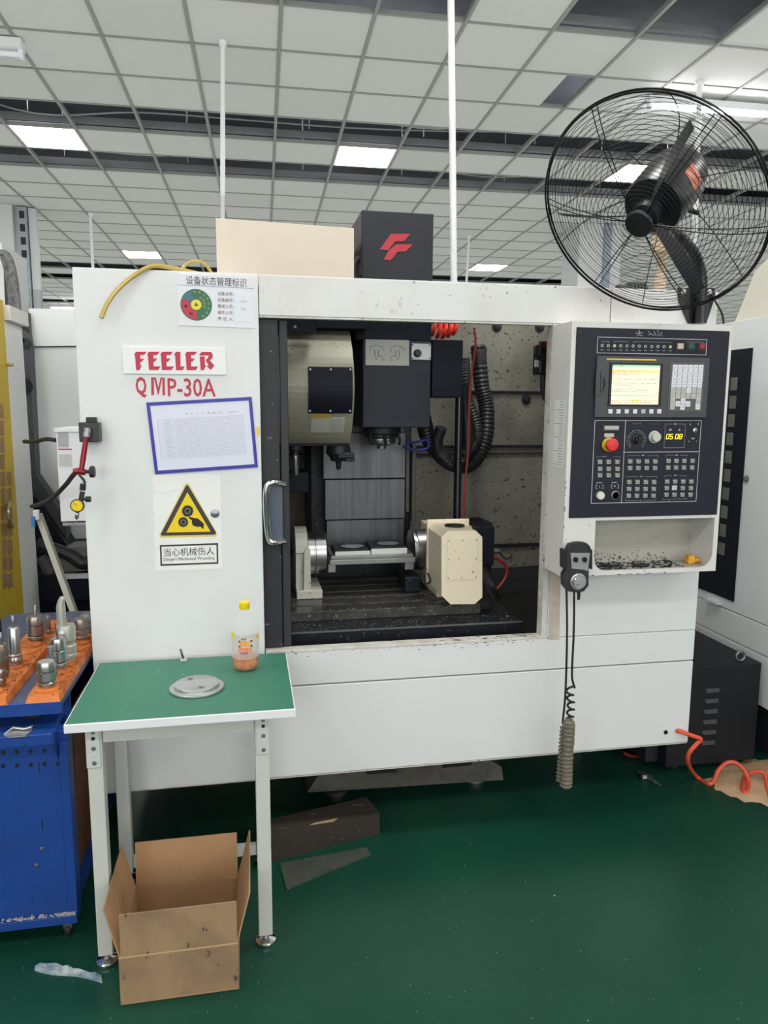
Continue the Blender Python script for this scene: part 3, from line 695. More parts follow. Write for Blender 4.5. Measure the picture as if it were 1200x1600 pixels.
px0 = (PY(902, 512, YB).x+PY(887, 808, YB).x)/2; px1 = (PY(1138, 517, YB).x+PY(1120, 805, YB).x)/2
pz1 = (PY(902, 512, YB).z+PY(1138, 517, YB).z)/2; pz0 = (PY(887, 808, YB).z+PY(1120, 805, YB).z)/2
q = new(); q.box(px0, px1, YB-.005, YB-.0005, pz0, pz1, None, .001)
cp = q.build('control_panel', ink, mc)
YP = YB-.0052
def A(cx, cy, Y=YP): return PY(870+cx/4.286, 490+cy/4.286, Y)          # from the enlargement of the whole panel
def Q(cx, cy, Y=YP): return PY(920+cx/6.667, 650+cy/6.667, Y)          # from the enlargement of its lower half
GROW = {'push_key': 1.5, 'key_surround': 1.45, 'plate_holder': 1.65, 'blank_tag': 1.65, 'sticker': 1.6, 'emergency_stop_ring': 1.65, 'emergency_stop_collar': 1.6, 'emergency_stop_button': 1.55, 'override_dial': 1.3,
        'dial_marks': 1.65, 'mode_knob': 1.5, 'digit': 1.45, 'key_switch': 1.5, 'round_button': 1.6, 'grease_spot': 1.5, 'screw_hole': 1.25}
def sub(name, m, q, **kw):
    if name in GROW:
        k = GROW[name]; vv = [v.co for v in q.bm.verts]; cx_g = (min(p.x for p in vv)+max(p.x for p in vv))/2; cz_g = (min(p.z for p in vv)+max(p.z for p in vv))/2
        for p in vv: p.x = cx_g+(p.x-cx_g)*k; p.z = cz_g+(p.z-cz_g)*k
    return q.build(name, m, cp, **kw)
def plate(name, m, p, hx, hz, d, off=0, bev=.0, R=None):
    q = new(); q.box(p.x-hx, p.x+hx, YP-off-d, YP-off-.0001, p.z-hz, p.z+hz, None, bev); return sub(name, m, q)
def line(pts, name='printed_line', w_=.0009, m=None, close=False):
    q = new(); P = list(pts) + ([pts[0]] if close else [])
    for a, c in zip(P, P[1:]):
        if abs(a.x-c.x) >= abs(a.z-c.z): z = (a.z+c.z)/2; q.box(min(a.x, c.x)-w_, max(a.x, c.x)+w_, YP-.0006, YP-.0001, z-w_, z+w_)
        else: x = (a.x+c.x)/2; q.box(x-w_, x+w_, YP-.0006, YP-.0001, min(a.z, c.z), max(a.z, c.z))
    return sub(name, m or whiteprint, q)
def rect(pts):
    x0 = (pts[0].x+pts[3].x)/2; x1 = (pts[1].x+pts[2].x)/2; z1 = (pts[0].z+pts[1].z)/2; z0 = (pts[2].z+pts[3].z)/2
    return [Vector((x0, YP, z1)), Vector((x1, YP, z1)), Vector((x1, YP, z0)), Vector((x0, YP, z0))]
for (cx, cy) in ((158, 122), (1122, 142), (104, 1335), (1045, 1308)):
    q = new(); q.lathe(A(cx, cy), [(.0045, 0), (.0045, -.0012)], 'y', n=12); sub('screw_hole', black, q)
line(rect([A(275, 160), A(1003, 172), A(1000, 275), A(268, 265)]), close=True)
for i in range(12):
    c = A(303+i*41.5, 214+i*.8)
    q = new(); q.lathe(c, [(.0052, 0), (.0052, -.0015), (.0034, -.0018), (.0034, -.0004)], 'y', n=14, m=whiteprint); q.lathe(c, [(.0033, -.0005), (.002, -.0022)], 'y', n=10, m=(yellow if i in (2, 11) else black))
    sub('indicator_lamp', None, q)
q = new()
for i in range(12):
    c = A(303+i*41.5, 243+i*.5)
    for j in (-.004, 0, .004): q.box(c.x+j-.0013, c.x+j+.0013, YP-.0005, YP-.0001, c.z-.0015, c.z+.0015)
sub('printed_marks', greyprint, q, kind='stuff')
for a, c_, n in ((303, 345, 186), (388, 472, 186), (513, 763, 190)):
    line([A(a, n+10), A(a, n), A(c_, n), A(c_, n+10)], w_=.0006, m=greyprint)
line([A(868, 200), A(868, 190), A(982, 192), A(982, 202)], w_=.0006, m=greyprint)
for cx, m_ in ((822, mat('cream_key', (.62, .52, .42), .4)), (893, mat('green_key', (.02, .07, .05), .35)), (968, mat('dark_red_key', (.28, .02, .04), .35))):
    plate('key_surround', black, A(cx, 221), .0115, .010, .002); plate('push_key', m_, A(cx+3, 219), .0075, .0065, .006, 0, .001)
q = new()                                                            # hand-written marker strokes
for st in ([(528,133),(548,128),(575,128)], [(552,108),(552,140),(535,152)], [(552,140),(575,150)], [(610,120),(632,132),(612,142),(640,138),(650,148)], [(650,118),(664,150)], [(672,112),(684,128),(672,140),(690,150)], [(706,122),(694,140),(706,148)]):
    q.tube([A(*p) for p in st], .0009, n=5)
sub('marker_writing', whiteprint, q)
# display unit
R4 = rect([A(262, 285), A(1015, 298), A(990, 692), A(248, 700)])
q = new(); q.box(R4[0].x, R4[1].x, YP-.010, YP-.0001, R4[2].z, R4[0].z, None, .002)
sub('display_unit', mat('unit_grey', (.060, .061, .070), .45), q)
def AU(cx, cy): return A(cx, cy, YP-.0102)
def uplate(name, m, p, hx, hz, d=.001, bev=0, base=.0102):
    q = new(); q.box(p.x-hx, p.x+hx, YP-base-d, YP-base-.0001, p.z-hz, p.z+hz, None, bev); return sub(name, m, q)
def mid(a, b_): return (a+b_)/2
R_ = rect([AU(262, 370), AU(327, 372), AU(318, 552), AU(258, 550)])
uplate('card_slot', mat('slot_door_grey', (.05, .05, .055), .4), mid(R_[0], R_[2]), (R_[1].x-R_[0].x)/2, (R_[0].z-R_[2].z)/2, .0025, .0008)
q = new(); q.tube([AU(310, 425)+Vector((0, -.004, 0)), AU(318, 470)+Vector((0, -.006, 0)), AU(306, 520)+Vector((0, -.004, 0))], [.001, .003, .001], n=6); q.tube([AU(292, 385)+Vector((0, -.0035, 0)), AU(290, 535)+Vector((0, -.0035, 0))], .0008, n=5); sub('slot_latch', black, q)
R_ = rect([AU(333, 298), AU(667, 304), AU(665, 318), AU(333, 312)]); uplate('yellow_strip', yellow, mid(R_[0], R_[2]), (R_[1].x-R_[0].x)/2, .0023, .0012, .0005)
sc_ = rect([AU(371, 342), AU(691, 346), AU(680, 612), AU(357, 606)])
cx_ = mid(sc_[0], sc_[2]); shx = (sc_[1].x-sc_[0].x)/2; shz = (sc_[0].z-sc_[2].z)/2
q = new()
for (a0, a1, c0, c1) in ((-shx-.009, -shx, -shz-.006, shz+.006), (shx, shx+.009, -shz-.006, shz+.006), (-shx, shx, shz, shz+.006), (-shx, shx, -shz-.006, -shz)):
    q.box(cx_.x+a0, cx_.x+a1, YP-.014, YP-.0103, cx_.z+c0, cx_.z+c1)
sub('screen_bezel', ink2, q)
scr = mat('screen_peach', (.95, .70, .48), .3, emit=.48); uplate('screen', scr, cx_, shx-.0003, shz-.0003, .0006)
def band(name, t0, t1, f0, f1, m): q = new(); q.box(cx_.x-shx+.001+2*shx*f0*.99, cx_.x-shx+.001+2*shx*f1*.985, YP-.0114, YP-.0109, cx_.z+shz-2*shz*t1, cx_.z+shz-2*shz*t0-.0001); return sub(name, m, q)
sg = mat('screen_green', (.25, .60, .38), .3, emit=.5); sy = mat('screen_amber', (.95, .55, .09), .3, emit=.6); sl = mat('screen_pale', (.80, .82, .50), .3, emit=.5)
band('screen_title_band', .0, .05, 0, 1, sg); band('screen_gap_band', .05, .085, 0, 1, sl)
band('screen_highlight_band', .135, .185, 0, 1, sy); band('screen_rule', .755, .785, 0, 1, sg); band('screen_gap_band', .785, .85, 0, 1, sl); band('screen_cursor', .87, .92, .42, .6, sy)
q = new(); rr = random.Random(9)
for t0, ln in ((.015, .2), (.15, .55), (.20, .55), (.245, .35), (.35, .95), (.40, .2), (.455, .9), (.505, .42), (.62, .75), (.665, .52), (.82, .2), (.89, .98), (.95, .85)):
    f = .02 if t0 != .82 else .75
    while f < min(ln+(.7 if t0 == .82 else 0), .96):
        l = rr.uniform(.012, .04); q.box(cx_.x-shx+2*shx*f, cx_.x-shx+2*shx*min(f+l, .97), YP-.0119, YP-.0115, cx_.z+shz-2*shz*(t0+.014), cx_.z+shz-2*shz*t0); f += l+rr.uniform(.015, .05)
sub('screen_text', mat('screen_text_grey', (.16, .11, .09), .4), q, kind='stuff')
keyw = mat('white_key', (.72, .73, .78), .4); keyg = mat('grey_key', (.50, .50, .47), .4); keyc = mat('cream_white_key', (.75, .74, .66), .4)
for cx in (357, 411, 466, 522, 577, 631, 684):
    uplate('soft_key', keyw if cx not in (577,) else keyg, AU(cx, 655), .0080, .0078, .003, .0008)
R_ = rect([AU(757, 327), AU(988, 332), AU(972, 660), AU(742, 655)])
uplate('keypad_tray', mat('keypad_tray_grey', (.10, .10, .108), .45), mid(R_[0], R_[2]), (R_[1].x-R_[0].x)/2, (R_[0].z-R_[2].z)/2, .0015, .0008)
q = new(); hk = .0092; q.box(-hk, hk, -.003, 0, -hk*1.06, hk*1.06, None, .0007); q.box(-.003, .003, -.0034, -.003, -.001, .0016, None)
km = {}
for nm, m_ in (('w', keyw), ('g', keyg), ('c', keyc)):
    qq = new(m_); qq.box(-hk, hk, -.003, 0, -hk*1.06, hk*1.06, m_, .0006)
    for j in range(3): qq.box(-.004+.003*j, -.0025+.003*j, -.0036, -.0030, -.0025+.001*j, .0025-.001*(2-j), greyprint)
    o = qq.build('tmp', None); me = o.data; bpy.data.objects.remove(o)
    for v in me.vertices: v.co.y -= 0
    ys = [v.co.y for v in me.vertices]; zs_ = [v.co.z for v in me.vertices]
    sh = Vector((0, -max(ys), -(max(zs_)+min(zs_))/2))
    for v in me.vertices: v.co += sh
    km[nm] = me
def key(p, k): inst(km[k], 'key', cp, Vector((p.x, YP-.0117, p.z)))
for r in range(6):
    for c in range(6):
        kx = 789-r*3.2+c*34.6; ky = 361+r*38.2+c*.4
        key(AU(kx, ky), 'w' if r < 4 or (r == 4 and c == 3) else 'g')
for cx, cy, k in ((773, 587, 'g'), (771, 624, 'g'), (842, 587, 'w'), (807, 604, 'w'), (838, 627, 'w'), (874, 605, 'w'), (942, 588, 'g'), (940, 625, 'c')): key(AU(cx, cy), k)
# lower field
line(rect([Q(65, 50), Q(1168, 46), Q(1120, 886), Q(22, 912)]), close=True)
a = Q(372, 378); c = Q(1150, 370); line([Vector((Q(361, 378).x, YP, (a.z+c.z)/2)), Vector((c.x, YP, (a.z+c.z)/2))])
a = Q(382, 50); c = Q(340, 905); line([Vector(((a.x+c.x)/2, YP, a.z)), Vector(((a.x+c.x)/2, YP, c.z))])
plate('plate_holder', black, Q(226, 128), .0215, .008, .003, 0, .001); plate('blank_tag', mat('tag_grey', (.45, .45, .45), .4), Q(234, 122), .0165, .0042, .001, .003)
plate('sticker', mat('sticker_pinkish', (.52, .48, .46), .5), Q(212, 200), .0115, .0042, .0005)
c = Q(205, 298); q = new(); q.lathe(c, [(.0152, 0), (.0152, -.002), (.012, -.003)], 'y', n=28); sub('emergency_stop_ring', mat('estop_yellow', (.62, .50, .03), .4), q)
q = new(); q.lathe(c, [(.009, -.003), (.009, -.018)], 'y', n=20, m=yellow); sub('emergency_stop_collar', None, q)
q = new(); q.lathe(c, [(.010, -.018), (.0145, -.021), (.0148, -.030), (.012, -.034), (.001, -.035)], 'y', n=28); sub('emergency_stop_button', redbtn, q)
c = Q(497, 245); q = new(); q.lathe(c, [(.0125, 0), (.0125, -.003), (.0095, -.004), (.0085, -.016), (.001, -.0165)], 'y', n=24); q.box(c.x-.002, c.x+.002, YP-.022, YP-.004, c.z-.010, c.z+.010, None, .0008); sub('override_dial', black, q)
q = new()
for i in range(21):
    a = math.radians(-225+i*270/20+0)
    for r0, r1 in ((.0165, .0175), (.020, .0225)):
        p0 = c+Vector((math.cos(a)*r0, -.0004, -math.sin(a)*r0)); p1 = c+Vector((math.cos(a)*r1, -.0004, -math.sin(a)*r1)); q.tube([p0, p1], .0008, n=4)
sub('dial_marks', whiteprint, q, kind='stuff')
c = Q(682, 218); q = new(); q.lathe(c, [(.0148, 0), (.0148, -.002), (.0125, -.003)], 'y', n=28, m=whiteprint); q.lathe(c, [(.0122, -.003), (.0115, -.016), (.0105, -.019), (.001, -.0192)], 'y', n=28, m=mat('ivory_knob', (.58, .57, .50), .4)); sub('mode_knob', None, q)
line(rect([Q(797, 82), Q(1006, 84), Q(992, 332), Q(783, 330)]), w_=.0006, m=greyprint, close=True)
dg = mat('amber_digit', (1.0, .62, .04), .4, emit=.9)
SEG = {'0': 'abcdef', '5': 'afgcd', '8': 'abcdefg'}
def digit(ch, c):
    w2, h2, s = .0034, .0058, .0009
    segs = {'a': ((-w2, h2), (w2, h2)), 'b': ((w2, h2), (w2, 0)), 'c': ((w2, 0), (w2, -h2)), 'd': ((-w2, -h2), (w2, -h2)), 'e': ((-w2, 0), (-w2, -h2)), 'f': ((-w2, h2), (-w2, 0)), 'g': ((-w2, 0), (w2, 0))}
    q = new()
    for k in SEG[ch]:
        (ax, az), (bx_, bz) = segs[k]; f = .18
        q.tube([c+Vector((ax+f*az, -.0006, az)), c+Vector((bx_+f*bz, -.0006, bz))], s, n=6)
    sub('digit', dg, q)
for ch, cx in (('0', 822), ('5', 860), ('0', 916), ('8', 956)): digit(ch, Q(cx, 214))
c = Q(1103, 152); q = new(); q.lathe(c, [(.0062, 0), (.0062, -.004), (.0048, -.005), (.001, -.005)], 'y', n=20, m=steel); q.box(c.x-.0006, c.x+.0006, YP-.0062, YP-.005, c.z-.0035, c.z+.0035, black); sub('key_switch', None, q)
q = new()
for cx, cy, w2, h2 in ((1087, 235, .006, .0025), (1043, 265, .002, .002), (1124, 264, .0014, .002), (1057, 88, .0012, .004), (1140, 85, .0012, .004), (850, 145, .0055, .0035), (945, 145, .0035, .0035), (902, 85, .002, .004),
                       (165, 422, .008, .001), (112, 695, .011, .0016), (270, 692, .011, .0016), (565, 410, .005, .0018), (915, 408, .005, .0018), (548, 630, .004, .0016), (905, 618, .006, .0018), (540, 880, .003, .001), (840, 875, .003, .0015), (1012, 860, .003, .0015)):
    p = Q(cx, cy)
    for j in range(4): q.box(p.x-w2+j*w2/2, p.x-w2+j*w2/2+w2*.32, YP-.0005, YP-.0001, p.z-h2*(.5 if j % 2 else 1), p.z+h2)
for i in range(5): p = Q(460+i*19, 78); q.tube([p+Vector((-.0012, -.0004, .0015)), p+Vector((0, -.0004, -.0022)), p+Vector((.0014, -.0004, .0018))], .0004, n=4)
for i in range(4): p = Q(655+i*22, 84); q.tube([p+Vector((-.0012, -.0004, -.0022)), p+Vector((.001, -.0004, .0022)), p+Vector((.0022, -.0004, .0022))], .0004, n=4)
sub('printed_legends', whiteprint, q, kind='stuff')
for L in ([(78, 440), (90, 424), (155, 424)], [(248, 424), (325, 424), (330, 440)], [(400, 430), (410, 412), (525, 412)], [(608, 412), (720, 414), (722, 432)], [(797, 424), (808, 408), (885, 408)], [(950, 410), (1026, 410), (1026, 420)],
          [(388, 644), (398, 630), (515, 630)], [(585, 630), (708, 630), (710, 644)], [(784, 640), (792, 624), (862, 622)], [(942, 622), (1010, 624), (1012, 640)], [(380, 862), (382, 880), (515, 882)], [(565, 880), (696, 876), (698, 862)],
          [(770, 856), (772, 870), (820, 870)], [(860, 868), (918, 866), (918, 852)], [(936, 852), (940, 866), (995, 864)]):
    line([Q(*p) for p in L], w_=.0005, m=greyprint)
def memkey(cap):
    qq = new(cap); hx, hz = .0100, .0085
    qq.box(-hx, hx, -.0025, 0, -hz, hz, cap, .0006)
    for (a0, a1, b0, b1) in ((-.008, .003, .0025, .0055), (-.002, .008, -.0008, .0016), (-.006, .0085, -.0075, -.0045), (.0065, .0085, -.0075, .006), (-.005, -.002, -.0032, .0016)): qq.box(a0, a1, -.0030, -.0025, b0, b1, keyg)
    o = qq.build('tmp', None); me = o.data; bpy.data.objects.remove(o)
    for v in me.vertices: v.co += Vector((0, 0, 0))
    ys = [v.co.y for v in me.vertices]; zz = [v.co.z for v in me.vertices]; sh = Vector((0, -max(ys), -(max(zz)+min(zz))/2))
    for v in me.vertices: v.co += sh
    return me
mk = memkey(mat('dark_key', (.075, .078, .085), .4)); mk2 = memkey(mat('olive_key', (.085, .095, .06), .4)); mkr = memkey(mat('brown_key', (.13, .08, .06), .4)); mkl = memkey(mat('lit_key', (.62, .63, .66), .4))
def mkey(cx, cy, m_=mk): p = Q(cx, cy); inst(m_, 'membrane_key', cp, Vector((p.x, YP-.0001, p.z)))
for r, cy in enumerate((475, 548, 615)):
    for c, cx in enumerate((112, 203, 293)): mkey(cx, cy, mk2 if (r, c) == (0, 1) else mkr if (r, c) == (0, 2) else mk)
for r, cy in enumerate((470, 540)):
    for c, cx in enumerate((427, 512, 600, 687)): mkey(cx-r*2, cy, mk2 if (r*4+c) in (0, 1, 4) else mk)
for r, cy in enumerate((465, 535)):
    for c, cx in enumerate((825, 907, 990, 1075)): mkey(cx-r*4, cy, mk2 if (r*4+c) in (4, 6) else mk)
for r, cy in enumerate((685, 757, 827)):
    for c, cx in enumerate((417, 503, 589, 675)): mkey(cx-r*3, cy, mk2 if (r*4+c) in (0, 2, 6) else mk)
for r, cy in enumerate((680, 748, 817)):
    for c, cx in enumerate((811, 894, 978, 1062)): mkey(cx-r*4, cy, mkl if (r, c) == (1, 1) else mk)
c = Q(118, 828); q = new(); q.lathe(c, [(.0095, 0), (.0095, -.004), (.0085, -.009), (.001, -.010)], 'y', n=24); sub('round_button', mat('ivory_button', (.72, .70, .60), .35), q)
q = new(); q.lathe(c+Vector((.001, 0, -.0155)), [(.003, 0), (.0045, -.001), (.003, -.002)], 'y', n=12); sub('grease_spot', ink2, q)
c = Q(275, 825); q = new(); q.lathe(c, [(.0098, 0), (.0098, -.003), (.0082, -.004)], 'y', n=24, m=steel_d); q.lathe(c, [(.008, -.004), (.0075, -.002), (.001, -.002)], 'y', n=24, m=black); sub('round_button', None, q)
for (a, c_) in (((75, 718), (148, 755)), ((235, 715), (310, 752))):
    line([Q(a[0]+14, a[1]), Q(*a), Q(a[0], c_[1]), Q(a[0]+14, c_[1])], w_=.0006); line([Q(c_[0]-14, a[1]), Q(c_[0], a[1]), Q(*c_), Q(c_[0]-14, c_[1])], w_=.0006)
q = new(); p = Q(270, 730); q.lathe(p, [(.0028, -.0001), (.0028, -.0007)], 'y', n=12); p = Q(112, 736); q.box(p.x-.0008, p.x+.0008, YP-.0006, YP-.0001, p.z-.003, p.z+.003); sub('printed_icon', whiteprint, q)
# yellow greasy fittings and dark bits lying in the box tray
q = new(); c = PY(1074, 872, 2.50); zt0 = oz0+.0005
q.box(c.x-.014, c.x+.014, 2.47, 2.50, zt0, zt0+.034, None, .005); q.lathe((c.x+.022, 2.485, zt0+.011), [(.010, -.012), (.012, -.006), (.009, 0), (.012, .006), (.009, .012), (.011, .018), (.006, .024)], 'x', n=14)
tag(q.build('nozzle_fitting', mat('greasy_amber_plastic', (.75, .40, .03), .45, noise=.8, nscale=40, dark=(.35, .12, .01))), 'amber plastic nozzle fitting lying in the tray under the control panel', 'fitting')
q = new(); q.lathe((ox0+.010, 2.45, zt0+.009), [(.008, -.006), (.009, 0), (.008, .01), (.004, .014)], 'x', n=12)
tag(q.build('yellow_stopper', yellow), 'small yellow stopper at the left end of the panel tray', 'stopper')
q = new(); c = PY(1002, 884, 2.46); q.lathe((c.x, 2.455, zt0+.007), [(.004, -.028), (.0065, -.024), (.0065, .024), (.004, .028)], 'x', n=12)
tag(q.build('rubber_grip', black), 'short black rubber grip lying in the panel tray', 'grip')
q = new(); q.tube([(ox0+.04, 2.47, zt0+.006), (ox0+.075, 2.48, zt0+.006), (ox0+.10, 2.465, zt0+.006), (ox0+.13, 2.475, zt0+.006)], [.003, .0055, .004, .0055], n=8)
tag(q.build('hex_wrench', bedm), 'dark oily wrench lying at the left of the panel tray', 'wrench')

# ================================================================ HANDWHEEL PENDANT
YH = 2.385
pd = thing('handwheel_pendant', PY(903, 925, YH), 'black handheld control pendant with silver handwheel hung left of the panel tray', 'pendant')
def H(cx, cy, Y=YH): return PY(840+cx/4, 780+cy/4, Y)
q = new(); q.prism([H(x, y) for x, y in ((180,345),(205,280),(290,275),(318,300),(322,345),(320,440),(318,540),(290,575),(245,585),(190,575),(163,540),(160,470),(180,440))], (0, .024, 0)); q.build('body', mat('pendant_black', (.022, .022, .024), .5), pd)
q = new(); q.tube(smooth_path([H(185, 320, YH+.008), H(195, 290, YH+.008), H(230, 275, YH+.008), H(290, 278, YH+.008), H(318, 300, YH+.008), H(322, 325, YH+.008)], 4), .006, n=8); q.build('hanging_loop', black, pd)
for x0_, x1_ in ((163, 182), (322, 342)):
    a, b_, c, d = H(x0_, 315), H(x1_, 315), H(x1_, 440), H(x0_, 432); q = new(); q.prism([a, b_, c, d], (0, .034, 0)); q.build('holder_bracket', black, pd)
q = new(); q.prism([H(x, y, YH-.0005) for x, y in ((205, 336), (325, 336), (312, 450), (288, 440), (212, 432))], (0, -.003, 0)); q.build('face_plate', mat('pendant_grey', (.30, .30, .32), .4), pd)
for cx, cy in ((236, 376), (292, 376)):
    q = new(); c = H(cx, cy, YH-.0035); q.lathe(c, [(.009, 0), (.008, -.008), (.001, -.008)], 'y', n=14); q.box(c.x-.003, c.x+.003, YH-.017, YH-.011, c.z-.009, c.z+.009, None, .0005); q.build('selector_knob', black, pd)
c = H(250, 512, YH-.001); q = new(); q.lathe(c, [(.030, 0), (.030, -.006)], 'y', n=32); q.build('dial_ring', alu, pd)
q = new(); q.lathe(c, [(.0245, -.006), (.024, -.018), (.022, -.021), (.001, -.0212)], 'y', n=32); w_o = q.build('handwheel', alu, pd)
q = new(); cc = c+Vector((-.010, -.0212, -.006)); q.lathe(cc, [(.004, 0), (.0038, -.004), (.001, -.004)], 'y', n=12); q.build('crank_pip', steel_d, pd)
q = new(); q.lathe(H(258, 578, YH+.012), [(.007, .006), (.0065, 0), (.005, -.03)], 'z', n=12); q.build('strain_relief', rubber, pd)
# two runs of cord: one straight, one coiled
q = new(); q.tube(smooth_path([PY(*p) for p in ((897, 925, 2.397), (897, 960, 2.40), (896, 1000, 2.40), (894, 1040, 2.40), (894, 1060, 2.40), (898, 1075, 2.398))], 5), .0042, n=8)
P = []
for i in range(120):
    t = i/119; a = t*2*PI*4.6; base = PY(889+3*math.sin(t*3), 1075+52*t, 2.40)
    P.append(base+Vector((.012*math.cos(a)*(1 if t > .1 else t*10), .012*math.sin(a), 0)))
q.tube([PY(896, 1072, 2.398)]+P, .0042, n=8); q.build('coiled_cord', rubber, pd)
q = new(); q.tube(smooth_path([PY(*p) for p in ((885, 915, 2.405), (886, 980, 2.405), (885, 1040, 2.405), (883, 1090, 2.405), (879, 1130, 2.405))], 5), .0042, n=8); q.build('straight_cord', rubber, pd)
P = [PY(*p) for p in ((889, 1124, 2.39), (888, 1150, 2.39), (886, 1180, 2.39), (885, 1205, 2.39), (884, 1231, 2.39))]
q = new(); K = 46; PP = smooth_path(P, 12); rr = random.Random(2)
q.tube(PP, [(.0235 if 1 < i < len(PP)-2 else .016)*(1 if i % 3 else .86)*rr.uniform(.95, 1.04) for i in range(len(PP))], n=14)
q.build('wrapped_cord_bundle', mat('taped_coil', (.17, .155, .115), .6, noise=.6, nscale=30, dark=(.10, .09, .065), bump=.4, bscale=60), pd)
q = new(); rr = random.Random(4)
for i in range(15):
    z = P[0].z-.03-(P[0].z-P[-1].z-.05)*i/15; q.lathe((P[0].x-.022-.008*i/15, 2.392, z), [(.006, .003), (.011, .0), (.011, -.004), (.006, -.007)], 'z', n=10)
q.build('exposed_coils', mat('coil_olive', (.11, .10, .075), .5), pd)

# ================================================================ ORANGE HOSE, GRANULES, CHIP TANK
P = [PY(1058, 1142, 2.578), PY(1064, 1143, 2.56), PY(1080, 1149, 2.55), PY(1095, 1155, 2.545), PY(1088, 1163, 2.55), PY(1076, 1178, 2.555), PY(1076, 1195, 2.60), PZ(1088, 1213, .012), PZ(1108, 1225, .008), PZ(1116, 1218, .02), PY(1122, 1204, 2.73), PY(1135, 1192, 2.73), PY(1150, 1192, 2.72), PY(1163, 1204, 2.70), PZ(1170, 1222, .02), PZ(1166, 1238, .008), PZ(1160, 1232, .012), PY(1163, 1217, 2.71), PY(1172, 1208, 2.71), PY(1186, 1205, 2.69), PY(1196, 1212, 2.67), PZ(1200, 1235, .01), PZ(1208, 1256, .008), PZ(1225, 1262, .008)]
q = new(); q.tube(smooth_path(P, 6), .0088, n=10)
tag(q.build('air_hose', cord), 'orange red air hose curling from the machine\'s lower right corner onto the floor', 'hose')
q = new(); q.tube(smooth_path([PZ(975, 1177, .03)+Vector((0, .0, .0)), PZ(990, 1182, .012), PZ(1010, 1180, .012), PZ(1025, 1174, .02)], 5), .008, n=8)
tag(q.build('air_hose', cord_dk), 'short bit of dark red hose under the machine\'s right edge', 'hose')
q = new(); rr = random.Random(8); c0 = PZ(1168, 1222, 0); vs_ = {}
N_ = 26
for i in range(N_+1):
    for j in range(N_+1):
        x = c0.x-.20+.85*i/N_; y = c0.y-.24+.45*j/N_
        e = ((x-c0.x-.17)/.34)**2+((y-c0.y+.02)/.20)**2
        n_ = .25*math.sin(x*31+y*17)+.2*math.sin(x*57-y*43)+.15*math.sin(y*71)
        h = max(0, .018*(1-e)+.006*n_)
        vs_[i, j] = (q.bm.verts.new((x, y, h-.0006)), h)
for i in range(N_):
    for j in range(N_):
        cs = [vs_[i, j], vs_[i+1, j], vs_[i+1, j+1], vs_[i, j+1]]
        if max(c[1] for c in cs) > .0: q.bm.faces.new([c[0] for c in cs])
bmesh.ops.delete(q.bm, geom=[v for v in q.bm.verts if not v.link_faces], context='VERTS')
tag(q.build('absorbent_granules', mat('tan_granules', (.62, .42, .25), .95, noise=.4, nscale=20, dark=(.42, .27, .15), bump=.5, bscale=160)), 'patch of tan absorbent granules spilt on the floor beside the dark tank', 'granules', kind='stuff')
tx0, tx1, ty0, ty1, tz1 = 1.845, 2.300, 2.835, 3.55, .50
tk = thing('coolant_tank', ((tx0+tx1)/2, ty0, 0), 'dark grey steel tank with louvres at the machine\'s lower right', 'tank')
q = new(); q.box(tx0, tx1, ty0, ty1, .03, tz1, None, .004); q.build('body', mat('tank_grey', (.016, .017, .020), .6, spec=.25, noise=.4, nscale=6, dark=(.018, .018, .02), spots=.05), tk)
q = new(); q.box(1.78, tx0-.001, ty0+.06, ty1, .03, .3, None, .004); q.build('extension', ink2, tk)
for i in range(6):
    c = PY(1113-1.4*i, 1079+16.3*i, ty0); q = new()
    q.hexa([(c.x-.035, ty0, c.z-.008), (c.x+.035, ty0, c.z-.008), (c.x+.032, ty0-.010, c.z-.006), (c.x-.032, ty0-.010, c.z-.006)], [(c.x-.035, ty0, c.z+.010), (c.x+.035, ty0, c.z+.010), (c.x+.033, ty0-.001, c.z+.009), (c.x-.033, ty0-.001, c.z+.009)])
    q.build('louvre', mat('louvre_grey', (.05, .05, .055), .5), tk)
c = PY(1157, 1025, 2.87); q = new(); q.tube([c+Vector((.022*math.cos(a), 0, .022*math.sin(a))) for a in [i*PI/10 for i in range(20)]], .005, n=8, closed=True); q.build('eye_bolt', steel_d, tk)
for x in (tx0+.08, tx1-.06):
    for y in (ty0+.06, ty1-.06): q = new(); q.lathe((x, y, 0), [(.022, 0), (.022, .02), (.01, .031)], 'z', n=14); q.build('foot', ink2, tk)
q = new(); P = [PZ(998, 1206, .012), PZ(1012, 1214, .012), PZ(1024, 1222, .012)]; q.tube(P, [.008, .014, .008], n=10); q.tube([P[1]+Vector((-.03, .0, .0)), P[1]+Vector((.0, 0, 0))], .012, n=10); q.tube([P[2], PZ(1032, 1228, .006)], .004, n=8)
tag(q.build('pipe_fitting', steel_d), 'dirty metal pipe fitting on the floor below the machine\'s right edge', 'fitting')

# ================================================================ ROTARY FIXTURE ON THE TABLE
part('top_panel', white, (1.0, XR-.024, YM+.024, 3.0, 2.06, 2.080))
rf = thing('rotary_fixture', (.6, 3.1, .8235), 'rotary fixture with a cream gearbox and steel cradle bolted on the slotted table', 'fixture')
AXZ, AXY = 1.005, 3.21
whc = mat('ivory_casting', (.62, .60, .53), .45, noise=.3, nscale=8, dark=(.5, .47, .4), spots=.15, sscale=50, spotcol=(.1, .09, .07))
q = new(); q.box(.20, .312, 3.09, 3.33, .8235, .862, None, .003); q.build('tailstock_base', whc, rf)
q = new(); prof = [(3.12, .862), (3.12, 1.02)] + [(AXY-.10*math.cos(a), AXZ+.02+.10*math.sin(a)) for a in [i*PI/10 for i in range(0, 11)]] + [(3.31, .862)]
q.prism([(.200, y, z) for y, z in prof], (.052, 0, 0)); q.build('tailstock_plate', whc, rf)
